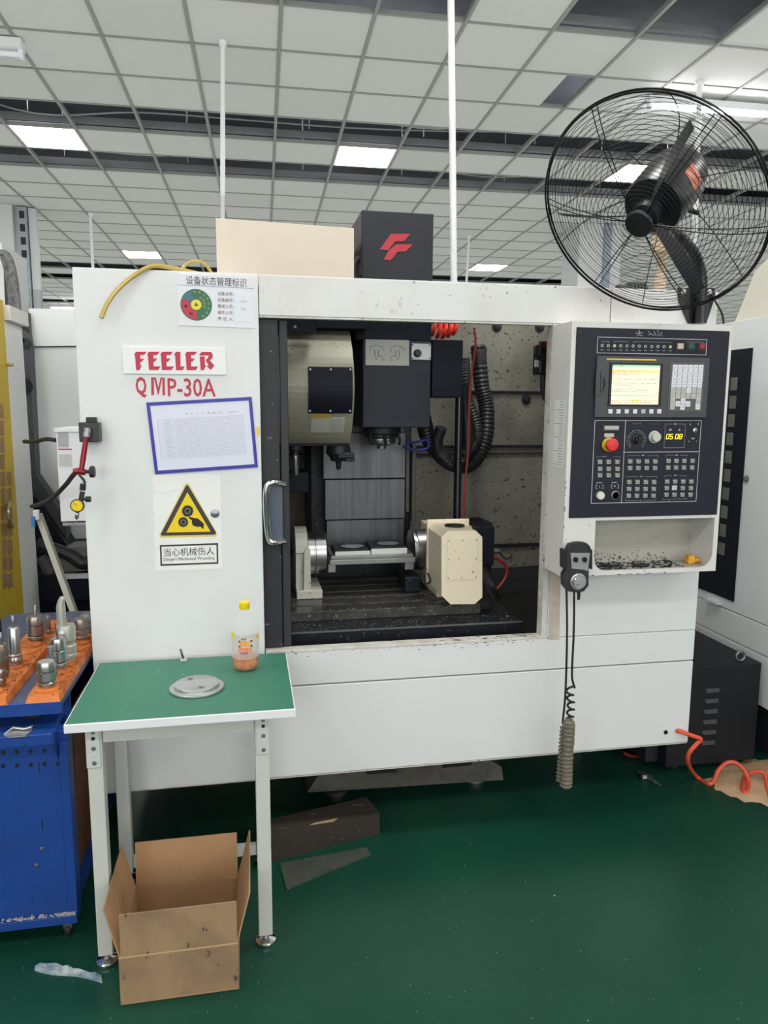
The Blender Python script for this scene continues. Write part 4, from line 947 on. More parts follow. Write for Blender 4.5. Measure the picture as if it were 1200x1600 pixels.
q = new(); q.prism([(.232, 3.095, .862), (.262, 3.095, .862), (.262, 3.10, 1.04), (.246, 3.10, 1.05), (.236, 3.10, 1.03)], (0, .1, 0)); q.build('tailstock_rib', whc, rf)
q = new(); q.lathe((.2525, AXY, AXZ), [(.092, 0), (.095, .004), (.095, .03), (.090, .032), (.090, .036), (.095, .038), (.095, .082), (.088, .086)], 'x', n=40); q.build('tailstock_disc', steel, rf)
q = new(); q.lathe((.728, AXY, AXZ), [(.088, 0), (.095, .004), (.095, .012), (.085, .014), (.085, .02), (.095, .022), (.095, .078)], 'x', n=40); q.build('face_plate', steel, rf)
q = new(); q.box(.345, .728, 3.10, 3.32, .968, .990, None, .002); q.build('cradle_beam', mat('cradle_steel', (.35, .35, .34), .35, .8, noise=.4, nscale=12), rf)
q = new(); q.box(.352, .720, 3.11, 3.31, .9905, 1.006, None, .002); q.build('cradle_plate', steel_d, rf)
for a, b_ in ((.340, .375), (.685, .727)): q = new(); q.box(a, b_, 3.12, 3.30, .93, .9675, None, .003); q.build('cradle_end', steel_d, rf)
for i, (a, b_, z) in enumerate(((.372, .528, 1.022), (.532, .694, 1.030))):
    q = new(); q.box(a, b_, 3.125, 3.30, 1.0065, z, None, .001); q.build('fixture_plate', ink2, rf)
    q = new(); q.box(a, b_, 3.119, 3.1248, 1.0066, z+.001, None, .0005); q.build('fixture_edge', mat('fixture_white_steel', (.75, .75, .74), .3, .3), rf)
    q = new()
    for j in range(11): y = 3.135+.0152*j; q.box(a+.004, b_-.004, y, y+.0075, z+.0003, z+.006)
    q.build('fixture_ribs', black, rf, kind='stuff')
    cx = (a+b_)/2+.01
    q = new(); q.lathe((cx, 3.205, z), [(.048, .0065), (.05, .009), (.044, .009), (.036, .004), (.002, .002)], 'z', n=28); q.build('chrome_cup', chrome, rf)
def GB(cx, cy, Y=2.79): return PY(440+cx/3.333, 800+cy/3.333, Y)
oct_ = [GB(*p) for p in ((865, 98), (1012, 98), (1045, 130), (1045, 445), (1005, 479), (880, 481), (833, 435), (833, 130))]
q = new(); q.prism(oct_, (0, .215, 0)); q.build('gearbox_housing', cream, rf)
q = new(); a, b_, c, d = GB(862, 135), GB(1020, 135), GB(1018, 350), GB(858, 355)
X0, X1, Z0, Z1 = (a.x+d.x)/2, (b_.x+c.x)/2, (c.z+d.z)/2, (a.z+b_.z)/2
q.box(X0, X1, 2.786, 2.7895, Z0, Z1, None, .0015); q.build('cover_plate', cream, rf)
for fx in (0.05, .5, .95):
    for fz in (.06, .5, .94):
        if fx == .5 and fz == .5: continue
        q = new(); q.lathe((X0+(X1-X0)*fx, 2.786, Z0+(Z1-Z0)*fz), [(.0032, 0), (.0032, -.0022), (.001, -.003)], 'y', n=10); q.build('screw', steel_d, rf)
xa_, xb_ = oct_[7].x, oct_[2].x
q = new(); q.box(xa_-.005, xb_+.012, 3.007, 3.022, oct_[4].z+.04, oct_[0].z+.012, None, .003); q.build('gearbox_flange', cream, rf)
q = new(); q.box(.808, 1.0, 3.024, 3.34, .8236, 1.12, None, .006); q.build('gearbox_body', cream, rf)
q = new(); q.lathe(((xa_+xb_)/2, 2.9, oct_[0].z+.0004), [(.042, 0), (.042, .005), (.03, .007), (.001, .007)], 'z', n=24); q.build('oil_cap', black, rf)
q = new(); q.box(.955, 1.035, 2.93, 3.006, .98, 1.15, None, .006); q.box(1.003, 1.06, 3.03, 3.2, .93, 1.15, None, .008); q.build('drive_motor', navy, rf)
q = new(); q.lathe((1.035, 2.965, 1.035), [(.012, 0), (.012, .02), (.009, .022), (.009, .035)], 'x', n=14); q.build('air_fitting', steel, rf)
q = new(); q.tube(smooth_path([(1.07, 2.965, 1.035), (1.085, 2.96, 1.01), (1.11, 2.96, 1.00), (1.125, 2.96, 1.02), (1.10, 2.97, 1.03), (1.06, 2.98, 1.05)], 5), .004, n=8); q.build('black_air_line', black, rf)
q = new(); q.tube(smooth_path([PY(767, 872, 2.97), PY(780, 875, 2.97), PY(792, 888, 2.97), PY(788, 905, 2.97), PY(776, 920, 2.97)], 5), .007, n=8); q.build('red_air_line', cord_dk, rf)
for i in range(4):
    q = new(); q.tube(smooth_path([PY(755+2*i, 885, 2.96+.01*i), PY(757+3*i, 905, 2.95), PY(763+4*i, 922, 2.94), PY(772+3*i, 935, 2.93+.02*i)], 5), .0055, n=8); q.build('cable', corr, rf)
q = new(); q.tube(smooth_path([PY(665, 888, 2.98), PY(660, 900, 2.96), PY(663, 912, 2.95), PY(672, 908, 2.96), PY(668, 895, 2.97)], 5), .004, n=8); q.build('cable_loop', black, rf)
q = new(); q.box(.685, .76, 3.12, 3.3, .8236, .90, None, .01); q.build('clamp_blocks', bedm, rf)
# curls of swarf on the bed
q = new(); rr = random.Random(12)
for i in range(900):
    k = rr.random()
    if k < .38: x, y, z = rr.uniform(.14, 1.08), 2.752+.13*rr.random()**1.4, .7832
    elif k < .80: x, y, z = rr.uniform(.14, .96), rr.choice([2.9, 2.96, 2.972, 3.0, 3.08, 3.1])+.012*rr.random(), .8232
    else: x, y, z = rr.uniform(.14, .96), 2.889+.004*rr.random(), .8232
    s = rr.uniform(.0004, .0017)*(1.8 if rr.random() < .08 else 1); a = rr.uniform(0, PI); v = Vector((math.cos(a), math.sin(a), 0)); w3 = Vector((-v.y, v.x, 0)); c = Vector((x, y, z)); l = rr.uniform(1, 3)
    P = [c+v*s*l, c+w3*s, c-v*s*l*.7, c-w3*s]; q.hexa(P, [p+Vector((0, 0, s*.8)) for p in P])
q.build('swarf', mat('pale_swarf', (.42, .42, .41), .4, .5), mc, kind='stuff')
q = new()
for i in range(90):
    x = rr.uniform(.14, 1.12); z = .7625-.02*rr.random()**2.5; s = rr.uniform(.0005, .002); l = rr.uniform(1, 5)
    c = Vector((x, YM-.0009, z)); P = [c+Vector((s*l, 0, .3*s)), c+Vector((.2*s, 0, s*.8)), c-Vector((s*l, 0, -.1*s)), c-Vector((.1*s, 0, s*.8))]; q.hexa(P, [p+Vector((0, .0008, 0)) for p in P])
for i in range(50):
    x = rr.uniform(.65, 1.1); s = rr.uniform(.001, .003); l = rr.uniform(1.5, 5); y = YM+rr.uniform(.004, .044); c = Vector((x, y, .7707)); P = [c+Vector((s*l, 0, 0)), c+Vector((0, s, 0)), c-Vector((s*l, 0, 0)), c-Vector((0, s, 0))]; q.hexa(P, [p+Vector((0, 0, .0006)) for p in P])
q.build('sill_chips', blackprint, mc, kind='stuff')

# ================================================================ SIGNS ON THE LEFT PANEL
def face_frame(p0, p1):                                               # unit directions along a tilted flat sign on the panel
    d = (p1-p0); d.y = 0; d.normalize(); return d, Vector((-d.z, 0, d.x))
# status placard
P0, P1, P2, P3 = [PY(*p, YM-.003) for p in ((275.5, 427), (397, 433), (397.5, 513), (280, 508))]
X = (P1-P0); X.y = 0; wd = ((P1-P0).length+(P2-P3).length)/2; ht = ((P0-P3).length+(P1-P2).length)/2
ctr = (P0+P1+P2+P3)/4; ex = Vector((1, 0, 0)); ez = Vector((0, 0, 1)); X = (P1-P0)+(P2-P3); X.normalize(); Zd = Vector((-X.z, 0, X.x))
pl = thing('status_placard', ctr-Zd*ht/2, 'white status placard with a green and red dial disc near the panel top', 'sign')
def onpl(a, b_, d=.0): return ctr+X*a*wd/2+Zd*b_*ht/2+Vector((0, -d, 0))
q = new(); q.prism([onpl(-1, 1), onpl(1, 1), onpl(1, -1), onpl(-1, -1)], (0, .0026, 0)); q.build('board', mat('placard_white', (.72, .72, .77), .25), pl)
q = new(); q.prism([onpl(-.99, .57, .0006), onpl(.99, .57, .0006), onpl(.99, .55, .0006), onpl(-.99, .55, .0006)], (0, .0005, 0)); q.build('header_rule', greyprint, pl)
q = new(); q.prism([onpl(.50, .38, .001), onpl(.93, .38, .001), onpl(.93, -.76, .001), onpl(.50, -.76, .001)], (0, .0008, 0)); q.build('paper_slip', paper, pl)
text_pts('设备状态管理标识', blackprint, .02, onpl(.01, .76, .0005), X, Zd, width=wd*.79, height=ht*.165, parent=pl, name='heading')
for i, s_ in enumerate(('设备名称:', '设备编号:', '管理人员:', '操作人员:', '责 任 人:')):
    text_pts(s_, greyprint if False else mat('soft_black_print', (.09, .085, .11), .5), .009, onpl(.24, .30-.245*i, .0005), X, Zd, width=wd*.21, height=ht*.075, parent=pl, name='row_text')
dc = onpl(-.525, -.18, .0); dr = wd*.205
dgm = mat('dial_green', (.02, .14, .075), .4); drd = mat('dial_red', (.50, .02, .045), .4); dye = mat('dial_yellow', (.80, .66, .03), .4); dbl = mat('dial_blue', (.05, .14, .20), .4); dy2 = mat('dial_lime_print', (.36, .42, .06), .5)
def dp(r, a, d): return dc+X*(r*math.cos(a))+Zd*(r*math.sin(a))+Vector((0, -d, 0))
q = new(); q.prism([dp(dr, i*PI/24, .0012) for i in range(48)], (0, .0011, 0)); dd = q.build('dial_disc', dgm, pl)
def sector(r0, r1, a0, a1, d, m_, nm, par):
    q = new(); n = 14; pts = [dp(r1, a0+(a1-a0)*i/n, d) for i in range(n+1)]+[dp(r0, a1-(a1-a0)*i/n, d) for i in range(n+1)]
    for i in range(n): q.prism([pts[i], pts[i+1], pts[2*n-i], pts[2*n+1-i]], (0, .0005, 0))
    return q.build(nm, m_, par)
R_ = math.radians
sector(dr*.38, dr*.93, R_(158), R_(272), .0018, drd, 'red_sector', pl)
sector(dr*.36, dr*.93, R_(112), R_(156), .0018, dbl, 'blue_sector', pl)
q = new(); q.prism([dp(dr*.33, i*PI/14, .0022) for i in range(28)], (0, .0008, 0)); q.build('dial_hub', dye, pl)
q = new(); q.prism([dp(dr*.17, R_(90), .0026), dp(dr*.17, R_(330), .0026), dp(dr*.17, R_(210), .0026)], (0, .0003, 0)); q.build('hub_arrow', dgm, pl)
for ch, a, rr_ in (('停', 192, .68), ('机', 240, .68)): text_pts(ch, blackprint, .011, dp(dr*rr_, R_(a), .0019), X, Zd, parent=pl, name='dial_character', bold=.0003)
q = new()
for i in range(9):                                                     # the small ring of unreadable yellow characters
    a = R_(118-i*22); c = dp(dr*.82, a, .0013); s = dr*.075
    for (u, v, uu, vv) in ((-1, .6, 1, .9), (-1, -.1, 1, .2), (-.2, -1, .15, .8), (-.9, -1, -.6, .1), (.6, -.9, .9, .0)): q.prism([c+X*u*s+Zd*v*s, c+X*uu*s+Zd*v*s, c+X*uu*s+Zd*vv*s, c+X*u*s+Zd*vv*s], (0, -.0003, 0))
for i in range(4):
    a = R_(58-i*24); c = dp(dr*.52, a, .0013); s = dr*.08
    for (u, v, uu, vv) in ((-1, .6, 1, .9), (-1, -.1, 1, .2), (-.2, -1, .15, .8), (.6, -.9, .9, .0)): q.prism([c+X*u*s+Zd*v*s, c+X*uu*s+Zd*v*s, c+X*uu*s+Zd*vv*s, c+X*u*s+Zd*vv*s], (0, -.0003, 0))
q.build('dial_print', dy2, pl, kind='stuff')
q = new(); q.tube([onpl(.62, .02, .0016), onpl(.70, .06, .0016), onpl(.80, .05, .0016)], .0005, n=4); q.tube([onpl(.70, .06, .0016), onpl(.705, -.02, .0016)], .0005, n=4); q.build('red_pen_mark', mat('pen_pink', (.5, .2, .2), .5), pl)
q = new(); q.tube([onpl(.66, -.22, .0016), onpl(.68, -.32, .0016), onpl(.70, -.22, .0016), onpl(.74, -.30, .0016), onpl(.76, -.20, .0016)], .0005, n=4); q.build('blue_pen_mark', mat('pen_blue', (.12, .14, .4), .5), pl)

# inspection sheet in a blue frame
cs = [PY(*p, YM-.004) for p in ((228.5, 629), (393, 620), (403, 730), (242.5, 741))]
ctr2 = sum(cs, Vector())/4; wd2 = ((cs[1]-cs[0]).length+(cs[2]-cs[3]).length)/2; ht2 = ((cs[0]-cs[3]).length+(cs[1]-cs[2]).length)/2
sh = thing('inspection_sheet', ctr2-Vector((0, 0, ht2/2)), 'tilted inspection table sheet in a blue frame below the model letters', 'sheet')
def ons(a, b_, d=0): 
    s_, t = (a+1)/2, (1-b_)/2
    return (cs[0]*(1-s_)+cs[1]*s_)*(1-t)+(cs[3]*(1-s_)+cs[2]*s_)*t+Vector((0, -d, 0))
q = new(); q.prism([ons(-.97, .95), ons(.97, .95), ons(.97, -.95), ons(-.97, -.95)], (0, .0015, 0)); q.build('paper', mat('sheet_paper', (.70, .71, .83), .25), sh)
for (a0, a1, b0, b1) in ((-1, 1, 1, .905), (-1, 1, -.905, -1), (-1, -.938, .904, -.904), (.938, 1, .904, -.904)):
    q = new(); q.prism([ons(a0, b0, .0016), ons(a1, b0, .0016), ons(a1, b1, .0016), ons(a0, b1, .0016)], (0, .0030, 0)); q.build('frame_strip', blueframe, sh)
q = new(); thin = .0016
def sline(a0, b0, a1, b1, w_):
    p, r = ons(a0, b0, .0002), ons(a1, b1, .0002); q.tube([p, r], w_, n=3)
for i in range(17): b_ = .50-.068*i; sline(-.84, b_, .80, b_, .00025)
for i in range(32): a = -.50+.0419*i; sline(a, .50, a, -.59, .0002)
for a in (-.84, ): sline(a, .50, a, -.59, .0003)
q.build('table_rules', mat('table_rule_grey', (.30, .31, .42), .6), sh, kind='stuff')
q = new(); rr = random.Random(6)
for i in range(16):
    sline(-.74+rr.uniform(0, .05), .465-.068*i, -.60+rr.uniform(-.05, .04), .465-.068*i, .0005)
    for j in range(10):
        a = -.48+.0419*j; 
        if rr.random() < .6: sline(a, .455-.068*i, a+.022, .472-.068*i, .00035)
for i in range(7): sline(-.29+.105*i, .63, -.265+.105*i, .63, .0016)
sline(.12, .60, .42, .60, .0005); sline(.52, .60, .72, .62, .0008)
q.build('handwriting', mat('faint_ink', (.22, .23, .36), .6), sh, kind='stuff')

# warning sticker
cs3 = [PY(*p, YM-.0012) for p in ((238, 742), (344, 742), (347, 889), (243, 892))]
ws = thing('warning_sticker', (cs3[2]+cs3[3])/2, 'creased white sticker with a yellow gear hazard triangle and Chinese and English warning', 'sign')
def W(cx, cy, d=0): return PY(240+cx/10.91, 745+cy/10.91, YM-.0014-d)
q = new(); q.prism(cs3, (0, .0011, 0)); q.build('sticker_paper', paperw, ws)
def tri(pts, d, m_, nm): q = new(); q.prism([W(*p, d) for p in pts], (0, .0003, 0)); return q.build(nm, m_, ws)
tri([(570, 105), (600, 115), (1080, 960), (1065, 1020), (120, 1035), (95, 1000), (540, 120)], .0004, mat('pale_yellow_print', (.72, .62, .16), .5), 'triangle_border')
tri([(572, 140), (592, 150), (1066, 950), (1050, 985), (140, 1005), (118, 980), (552, 150)], .0008, mat('brown_black_print', (.05, .035, .04), .5), 'triangle_black')
tri([(575, 265), (972, 935), (218, 950)], .0012, yellow, 'triangle_yellow')
q = new()
for (cx, cy, r) in ((580, 583, 88), (505, 772, 76)):
    pts = []
    for i in range(72):
        a = 2*PI*i/72; rr_ = r*(1.22 if (i % 4) < 2 else 1.0); pts.append(W(cx+rr_*math.cos(a), cy+rr_*math.sin(a), .0016))
    q.prism(pts, (0, .0003, 0))
q.build('gear_print', blackprint, ws)
for (cx, cy, r) in ((580, 583, 44), (505, 772, 40)):
    q = new(); n = 24
    q.tube([W(cx+r*math.cos(2*PI*i/n), cy+r*math.sin(2*PI*i/n), .0018) for i in range(n)], .0007, n=4, closed=True); q.build('gear_ring_print', mat('grey_ring', (.45, .45, .42), .5), ws)
tri([(590, 680), (640, 690), (690, 700), (760, 712), (858, 800), (850, 895), (800, 850), (740, 855), (670, 830), (650, 780), (655, 740), (610, 715)], .0016, blackprint, 'hand_print')
for (a, b_, c, d) in (((105, 1165), (1098, 1130), (1098, 1160), (105, 1192)), ((115, 1490), (1102, 1455), (1102, 1482), (118, 1520)), ((105, 1165), (133, 1164), (146, 1518), (118, 1520)), ((1070, 1131), (1098, 1130), (1104, 1482), (1078, 1483))): tri([a, b_, c, d], .0004, mat('brown_black_print', (.05, .035, .04), .5), 'caption_border')
Xw = (W(1050, 1290)-W(160, 1320)).normalized(); Zw = Vector((-Xw.z, 0, Xw.x))
text_pts('当心机械伤人', blackprint, .012, W(606, 1276, .0002), Xw, Zw, width=(W(1040, 0)-W(172, 0)).length, height=.0285, parent=ws, name='caption_chinese')
text_pts('Danger! Mechanical Wounding', blackprint, .006, W(608, 1402, .0002), Xw, Zw, width=(W(1050, 0)-W(172, 0)).length, height=.0150, parent=ws, name='caption_english')
q = new(); rr = random.Random(3)
for L in ([(20, 200), (180, 270), (300, 215), (470, 190)], [(700, 130), (850, 110), (900, 60), (1100, 30)], [(760, 330), (870, 285)], [(930, 345), (980, 325), (1010, 350)], [(240, 420), (360, 385), (400, 370)], [(10, 630), (100, 640)], [(20, 1165), (90, 1180)]):
    q.tube([W(*p) for p in L], .0011, n=5)
q.build('paper_crease', paperw, ws, kind='stuff')

# ================================================================ DIAL INDICATOR ON ITS MAGNETIC BASE
di = thing('dial_indicator', PY(140, 675, 2.54), 'yellow-faced dial indicator on a red arm with a black magnetic base', 'indicator')
x0, x1, z0, z1 = rY(123, 660, 154, 691, 2.52)
q = new(); q.box(x0, x1, 2.52, 2.577, z0, z1, None, .003); q.build('magnet_base', mat('base_black', (.025, .026, .028), .4), di)
x0, x1, z0, z1 = rY(133, 652, 149, 660, 2.52); q = new(); q.box(x0, x1, 2.53, 2.56, z0, z1, None, .002); q.build('switch_block', black, di)
q = new(); q.tube([PY(137, 669, 2.51), PY(135, 683, 2.505)], [.0105, .0115], n=14); q.tube([PY(137, 674, 2.52), PY(137, 674, 2.50)], .008, n=12); q.build('socket', steel_d, di)
q = new(); q.tube([PY(135, 683, 2.505), PY(130, 716, 2.49), PY(127, 737, 2.485)], [.0078, .009, .0075], n=14); q.tube([PY(115, 737, 2.487), PY(120, 736, 2.487), PY(134, 738, 2.487)], [.0095, .011, .0095], n=14); q.build('red_arm', redano, di)
q = new(); c = PY(134, 737, 2.487); P = []
q.tube([c, c+Vector((.012, 0, 0))], .0055, n=12); cc = c+Vector((.02, 0, -.001)); q.lathe(cc, [(.016+.0, -.008), (.0195, -.005), (.0195, .005), (.016, .008)], 'x', n=9); q.build('clamp_knob', black, di)
q = new(); q.tube([PY(124, 742, 2.48), PY(131, 750, 2.475), PY(133, 756, 2.475)], .0045, n=8); q.tube([PY(130, 756, 2.475), PY(129, 766, 2.475)], .0095, n=10); q.tube([PY(129, 768, 2.475), PY(126, 783, 2.47)], [.0085, .0075], n=8); q.tube([PY(126, 780, 2.47), PY(134, 780, 2.47)], .005, n=8); q.tube([PY(134, 780, 2.47), PY(142, 780, 2.47)], .0095, n=10); q.build('link_arm', black, di)
c = PY(121, 790, 2.462)
q = new(); q.lathe(c, [(.0185, .008), (.0215, .004), (.0215, -.004), (.019, -.006)], 'y', n=28); q.build('dial_case', ink2, di)
q = new(); q.lathe(c, [(.018, -.0062), (.017, -.0072)], 'y', n=28); q.build('dial_face', yellow, di)
q = new(); q.tube([c+Vector((0, -.008, 0)), c+Vector((-.008, -.008, .009))], .0008, n=4)
for i in range(16): a = i*PI/8; q.tube([c+Vector((.0135*math.cos(a), -.0076, .0135*math.sin(a))), c+Vector((.016*math.cos(a), -.0076, .016*math.sin(a)))], .0005, n=3)
q.build('dial_print', blackprint, di)
q = new(); q.tube([PY(121, 799, 2.47), PY(120, 810, 2.47)], .0065, n=10); q.tube([PY(120, 810, 2.47), PY(119, 819, 2.468)], [.003, .0015], n=8); q.lathe(PY(118, 819, 2.468), [(.003, -.002), (.003, .002)], 'z', n=8); q.build('stylus', steel, di)

# yellow tubing over the top edge
q = new(); q.tube(smooth_path([PY(158, 497, 2.52), PY(168, 474, 2.53), PY(186, 450, 2.54), (PY(212, 429, 2.555)), PY(238, 419, 2.58)+Vector((0, 0, .006)), (PY(268, 418, 2.62).x, 2.62, 2.108), (PY(300, 420, 2.66).x, 2.66, 2.103), (PY(330, 422, 2.7).x, 2.72, 2.10)], 6), .0075, n=10)
q.tube(smooth_path([(PY(283, 419, 2.66).x, 2.66, 2.105), PY(292, 412, 2.68), PY(304, 408, 2.69), PY(320, 412, 2.7), (PY(334, 421, 2.7).x, 2.72, 2.10)], 6), .0055, n=8)
tag(q.build('plastic_tubing', brass), 'yellowish plastic tubing drooping over the machine\'s top left edge', 'tubing')
# wrapped pole and coupling on top of the machine
tan = mat('tan_wrap', (.60, .47, .34), .7, noise=.5, nscale=20, dark=(.45, .33, .23), bump=.3, bscale=50)
b0 = PY(1030, 459, 2.70)
q = new(); s_ = 1/411; zb = 2.081
def zat(v): return PY(1030, v, 2.70).z
q.lathe((b0.x, 2.70, 0), [(.020, zb), (.024, zat(440)), (.017, zat(432)), (.019, zat(400)), (.021, zat(397)), (.040, zat(394)), (.038, zat(375)), (.030, zat(352)), (.026, zat(340)), (.001, zat(339))], 'z', n=18)
tag(q.build('wrapped_lamp_pole', tan), 'tan wrapped lamp pole standing on the machine top behind the fan', 'lamp pole')
q = new(); c = PY(972, 447, 2.70); z = 2.081+.022
q.tube([(c.x-.02, 2.70, z), (c.x+.02, 2.70, z)], .022, n=14); q.tube([(c.x+.02, 2.70, z+.006), (c.x+.10, 2.70, z+.004)], [.022, .018, ], n=14)
for i in range(5): q.tube([(c.x+.03+.014*i, 2.70, z+.006), (c.x+.036+.014*i, 2.70, z+.006)], .027, n=14)
tag(q.build('cable_gland', mat('grey_black_fitting', (.12, .12, .12), .4, .5, noise=.5, nscale=30)), 'ribbed grey cable fitting lying on the machine top behind the fan cage', 'fitting')

# ================================================================ THE BENCH AND WHAT STANDS ON IT
TZ_, TY_0, TY_1, TXa, TXb = .78, 2.035, 2.535, -.512, .125
bt = thing('workbench', ((TXa+TXb)/2, (TY_0+TY_1)/2, 0), 'small bench with a green mat top and pale grey steel legs', 'table')
q = new(); q.box(TXa, TXb, TY_0, TY_1, TZ_-.027, TZ_-.0015, None, .002); q.build('tabletop', edgewhite, bt)
q = new(); q.box(TXa+.004, TXb-.004, TY_0+.004, TY_1-.003, TZ_-.0013, TZ_, None, .0004); q.build('green_mat', greenmat, bt)
LX = (-.463, .006); LW = .042
for y in (2.07, 2.46):
    for x in LX:
        q = new(); q.box(x, x+LW, y, y+LW, .036, TZ_-.028, None, .003); q.build('leg', tablegrey, bt)
        q = new(); q.lathe((x+LW/2, y+LW/2, 0), [(.029, 0), (.031, .003), (.031, .011), (.024, .014), (.010, .018), (.010, .037)], 'z', n=24); q.build('foot', chrome, bt)
for y in (2.078, 2.47):
    q = new(); q.box(LX[0]+LW+.001, LX[1]-.001, y, y+.025, .700, TZ_-.028, None, .002); q.build('rail', tablegrey, bt)
for x in (LX[0]+.008, LX[1]+.008):
    q = new(); q.box(x, x+.025, 2.113, 2.459, .700, TZ_-.028, None, .002); q.build('rail', tablegrey, bt)
q = new(); q.box(LX[0]+LW+.001, LX[1]-.001, 2.47, 2.495, .05, .088, None, .002); q.build('stretcher', tablegrey, bt)
for x, k in ((LX[0]-.001, -1), (LX[1]+.004, 1)):
    q = new(); q.box(x, x+LW-.004, 2.0655, 2.0695, .632, TZ_-.03, None, .001); bk = q.build('leg_bracket', tablegrey, bt)
    for z, r, m_ in ((.738, .0055, steel_d), (.720, .0055, black), (.690, .0065, steel_d), (.672, .006, whiteprint), (.646, .0065, steel_d)):
        q = new(); q.lathe((x+.021, 2.0654, z), [(r, 0), (r, -.0012), (r*.6, -.0016)], 'y', n=12); q.build('bracket_bolt', m_, bk)
# round aluminium flange
q = new(); fc = Vector((-.167, 2.240, TZ_+.0003)); fr = .083
q.lathe(fc, [(fr-.003, 0), (fr, .002), (fr, .007), (fr-.003, .009), (.070, .009), (.069, .018), (.066, .020), (.001, .020)], 'z', n=56)
fl = q.build('round_flange', alu); tag(fl, 'round machined aluminium flange lying on the green bench top', 'flange')
for (u, v) in ((297, 1061), (314, 1074)):
    c = PZ(u, v, TZ_+.0203); q = new(); q.lathe((c.x, c.y, TZ_+.0205), [(.0105, 0), (.010, .0006), (.0045, .0007), (.004, .0001)], 'z', n=18, m=steel_d); q.lathe((c.x, c.y, TZ_+.0206), [(.0045, .0001), (.001, .0004)], 'z', n=12, m=black); q.build('counterbored_hole', None, fl)
q = new(); c = PZ(303, 1067, TZ_+.0203); q.lathe((c.x, c.y, TZ_+.0203), [(.0035, 0), (.003, .0006)], 'z', n=10); q.build('centre_mark', steel_d, fl)
# short cutter in a scrap of tape
c = PZ(287, 1033, TZ_); q = new(); q.tube([c+Vector((0, 0, .006)), c+Vector((-.010, .004, .043))], [.004, .0035], n=10)
ct = q.build('end_mill', mat('dark_cutter', (.09, .09, .10), .3, .8)); tag(ct, 'small dark end mill stuck upright in clear tape by the bench\'s back edge', 'cutter')
q = new(); q.box(c.x-.012, c.x+.012, c.y-.010, c.y+.010, TZ_+.0003, TZ_+.010, None, .004); q.build('tape_blob', mat('clear_tape', (.6, .62, .6), .2, alpha=.75), ct)
# bottle
bc = Vector((-.018, 2.395, TZ_+.0003)); R = .0445
bo = thing('juice_bottle', bc, 'clear plastic juice bottle with a yellow cap and orange dregs on the green bench', 'bottle')
z = TZ_+.0003
prof = [(.030, 0), (.036, .004), (R-.002, .014), (R, .024), (R-.001, .05), (R-.0005, .10), (R, .138), (R-.001, .148), (R-.005, .160), (.034, .174), (.026, .186), (.0175, .198), (.0150, .206)]
pet = mat('clear_pet', (.80, .82, .80), .06, alpha=.13, spec=.9)
q = new(); q.lathe((bc.x, bc.y, z), prof, 'z', n=32); q.build('bottle_shell', pet, bo)
liq = mat('orange_juice', (.58, .10, .004), .25, noise=.9, nscale=60, dark=(.60, .27, .03), alpha=.97)
q = new(); q.lathe((bc.x, bc.y, z+.0015), [(.028, 0), (.034, .004), (R-.004, .014), (R-.003, .024), (R-.003, .042), (.001, .043)], 'z', n=32); q.build('juice', liq, bo)
q = new(); q.lathe((bc.x, bc.y, z), [(.0162, .2063), (.0172, .208), (.0172, .228), (.0150, .231), (.001, .231)], 'z', n=28); q.build('cap', yellow, bo)
def bottle_patch(a0, a1, z0_, z1_, m_, nm, rr_=.0012):
    q = new(); n = 10; A0 = math.atan2(-bc.y, -bc.x)
    for i in range(n):
        b0_, b1_ = A0+R_(a0+(a1-a0)*i/n), A0+R_(a0+(a1-a0)*(i+1)/n); ro = R+rr_; ri = R+.0002
        q.prism([(bc.x+ri*math.cos(b0_), bc.y+ri*math.sin(b0_), z+z0_), (bc.x+ro*math.cos(b0_), bc.y+ro*math.sin(b0_), z+z0_), (bc.x+ro*math.cos(b1_), bc.y+ro*math.sin(b1_), z+z0_), (bc.x+ri*math.cos(b1_), bc.y+ri*math.sin(b1_), z+z0_)], (0, 0, z1_-z0_))
    return q.build(nm, m_, bo)
bottle_patch(-85, 85, .046, .128, mat('clear_sleeve', (.62, .60, .56), .2, alpha=.28, noise=.5, nscale=25, dark=(.6, .40, .25)), 'clear_sleeve', .0006)
lo = mat('label_orange', (.85, .35, .06), .4, noise=.7, nscale=60, dark=(.85, .6, .25)); 
bottle_patch(-22, 22, .092, .108, lo, 'label_patch'); bottle_patch(-30, 28, .072, .086, mat('label_red_orange', (.80, .17, .05), .4, noise=.8, nscale=70, dark=(.8, .65, .5)), 'label_patch')
bottle_patch(-20, 12, .064, .070, mat('label_violet', (.25, .16, .34), .4), 'label_patch'); bottle_patch(-16, 6, .113, .119, mat('label_brown', (.35, .16, .10), .4, noise=.8, nscale=90, dark=(.7, .6, .5)), 'label_patch')
bottle_patch(-70, -48, .118, .134, yellow, 'label_patch'); bottle_patch(58, 78, .104, .124, mat('label_gold', (.8, .5, .03), .4), 'label_patch')
for a in (-27, 23):
    for zz in (.088, .105): bottle_patch(a, a+7, zz, zz+.005, blackprint, 'label_mark', .0016)

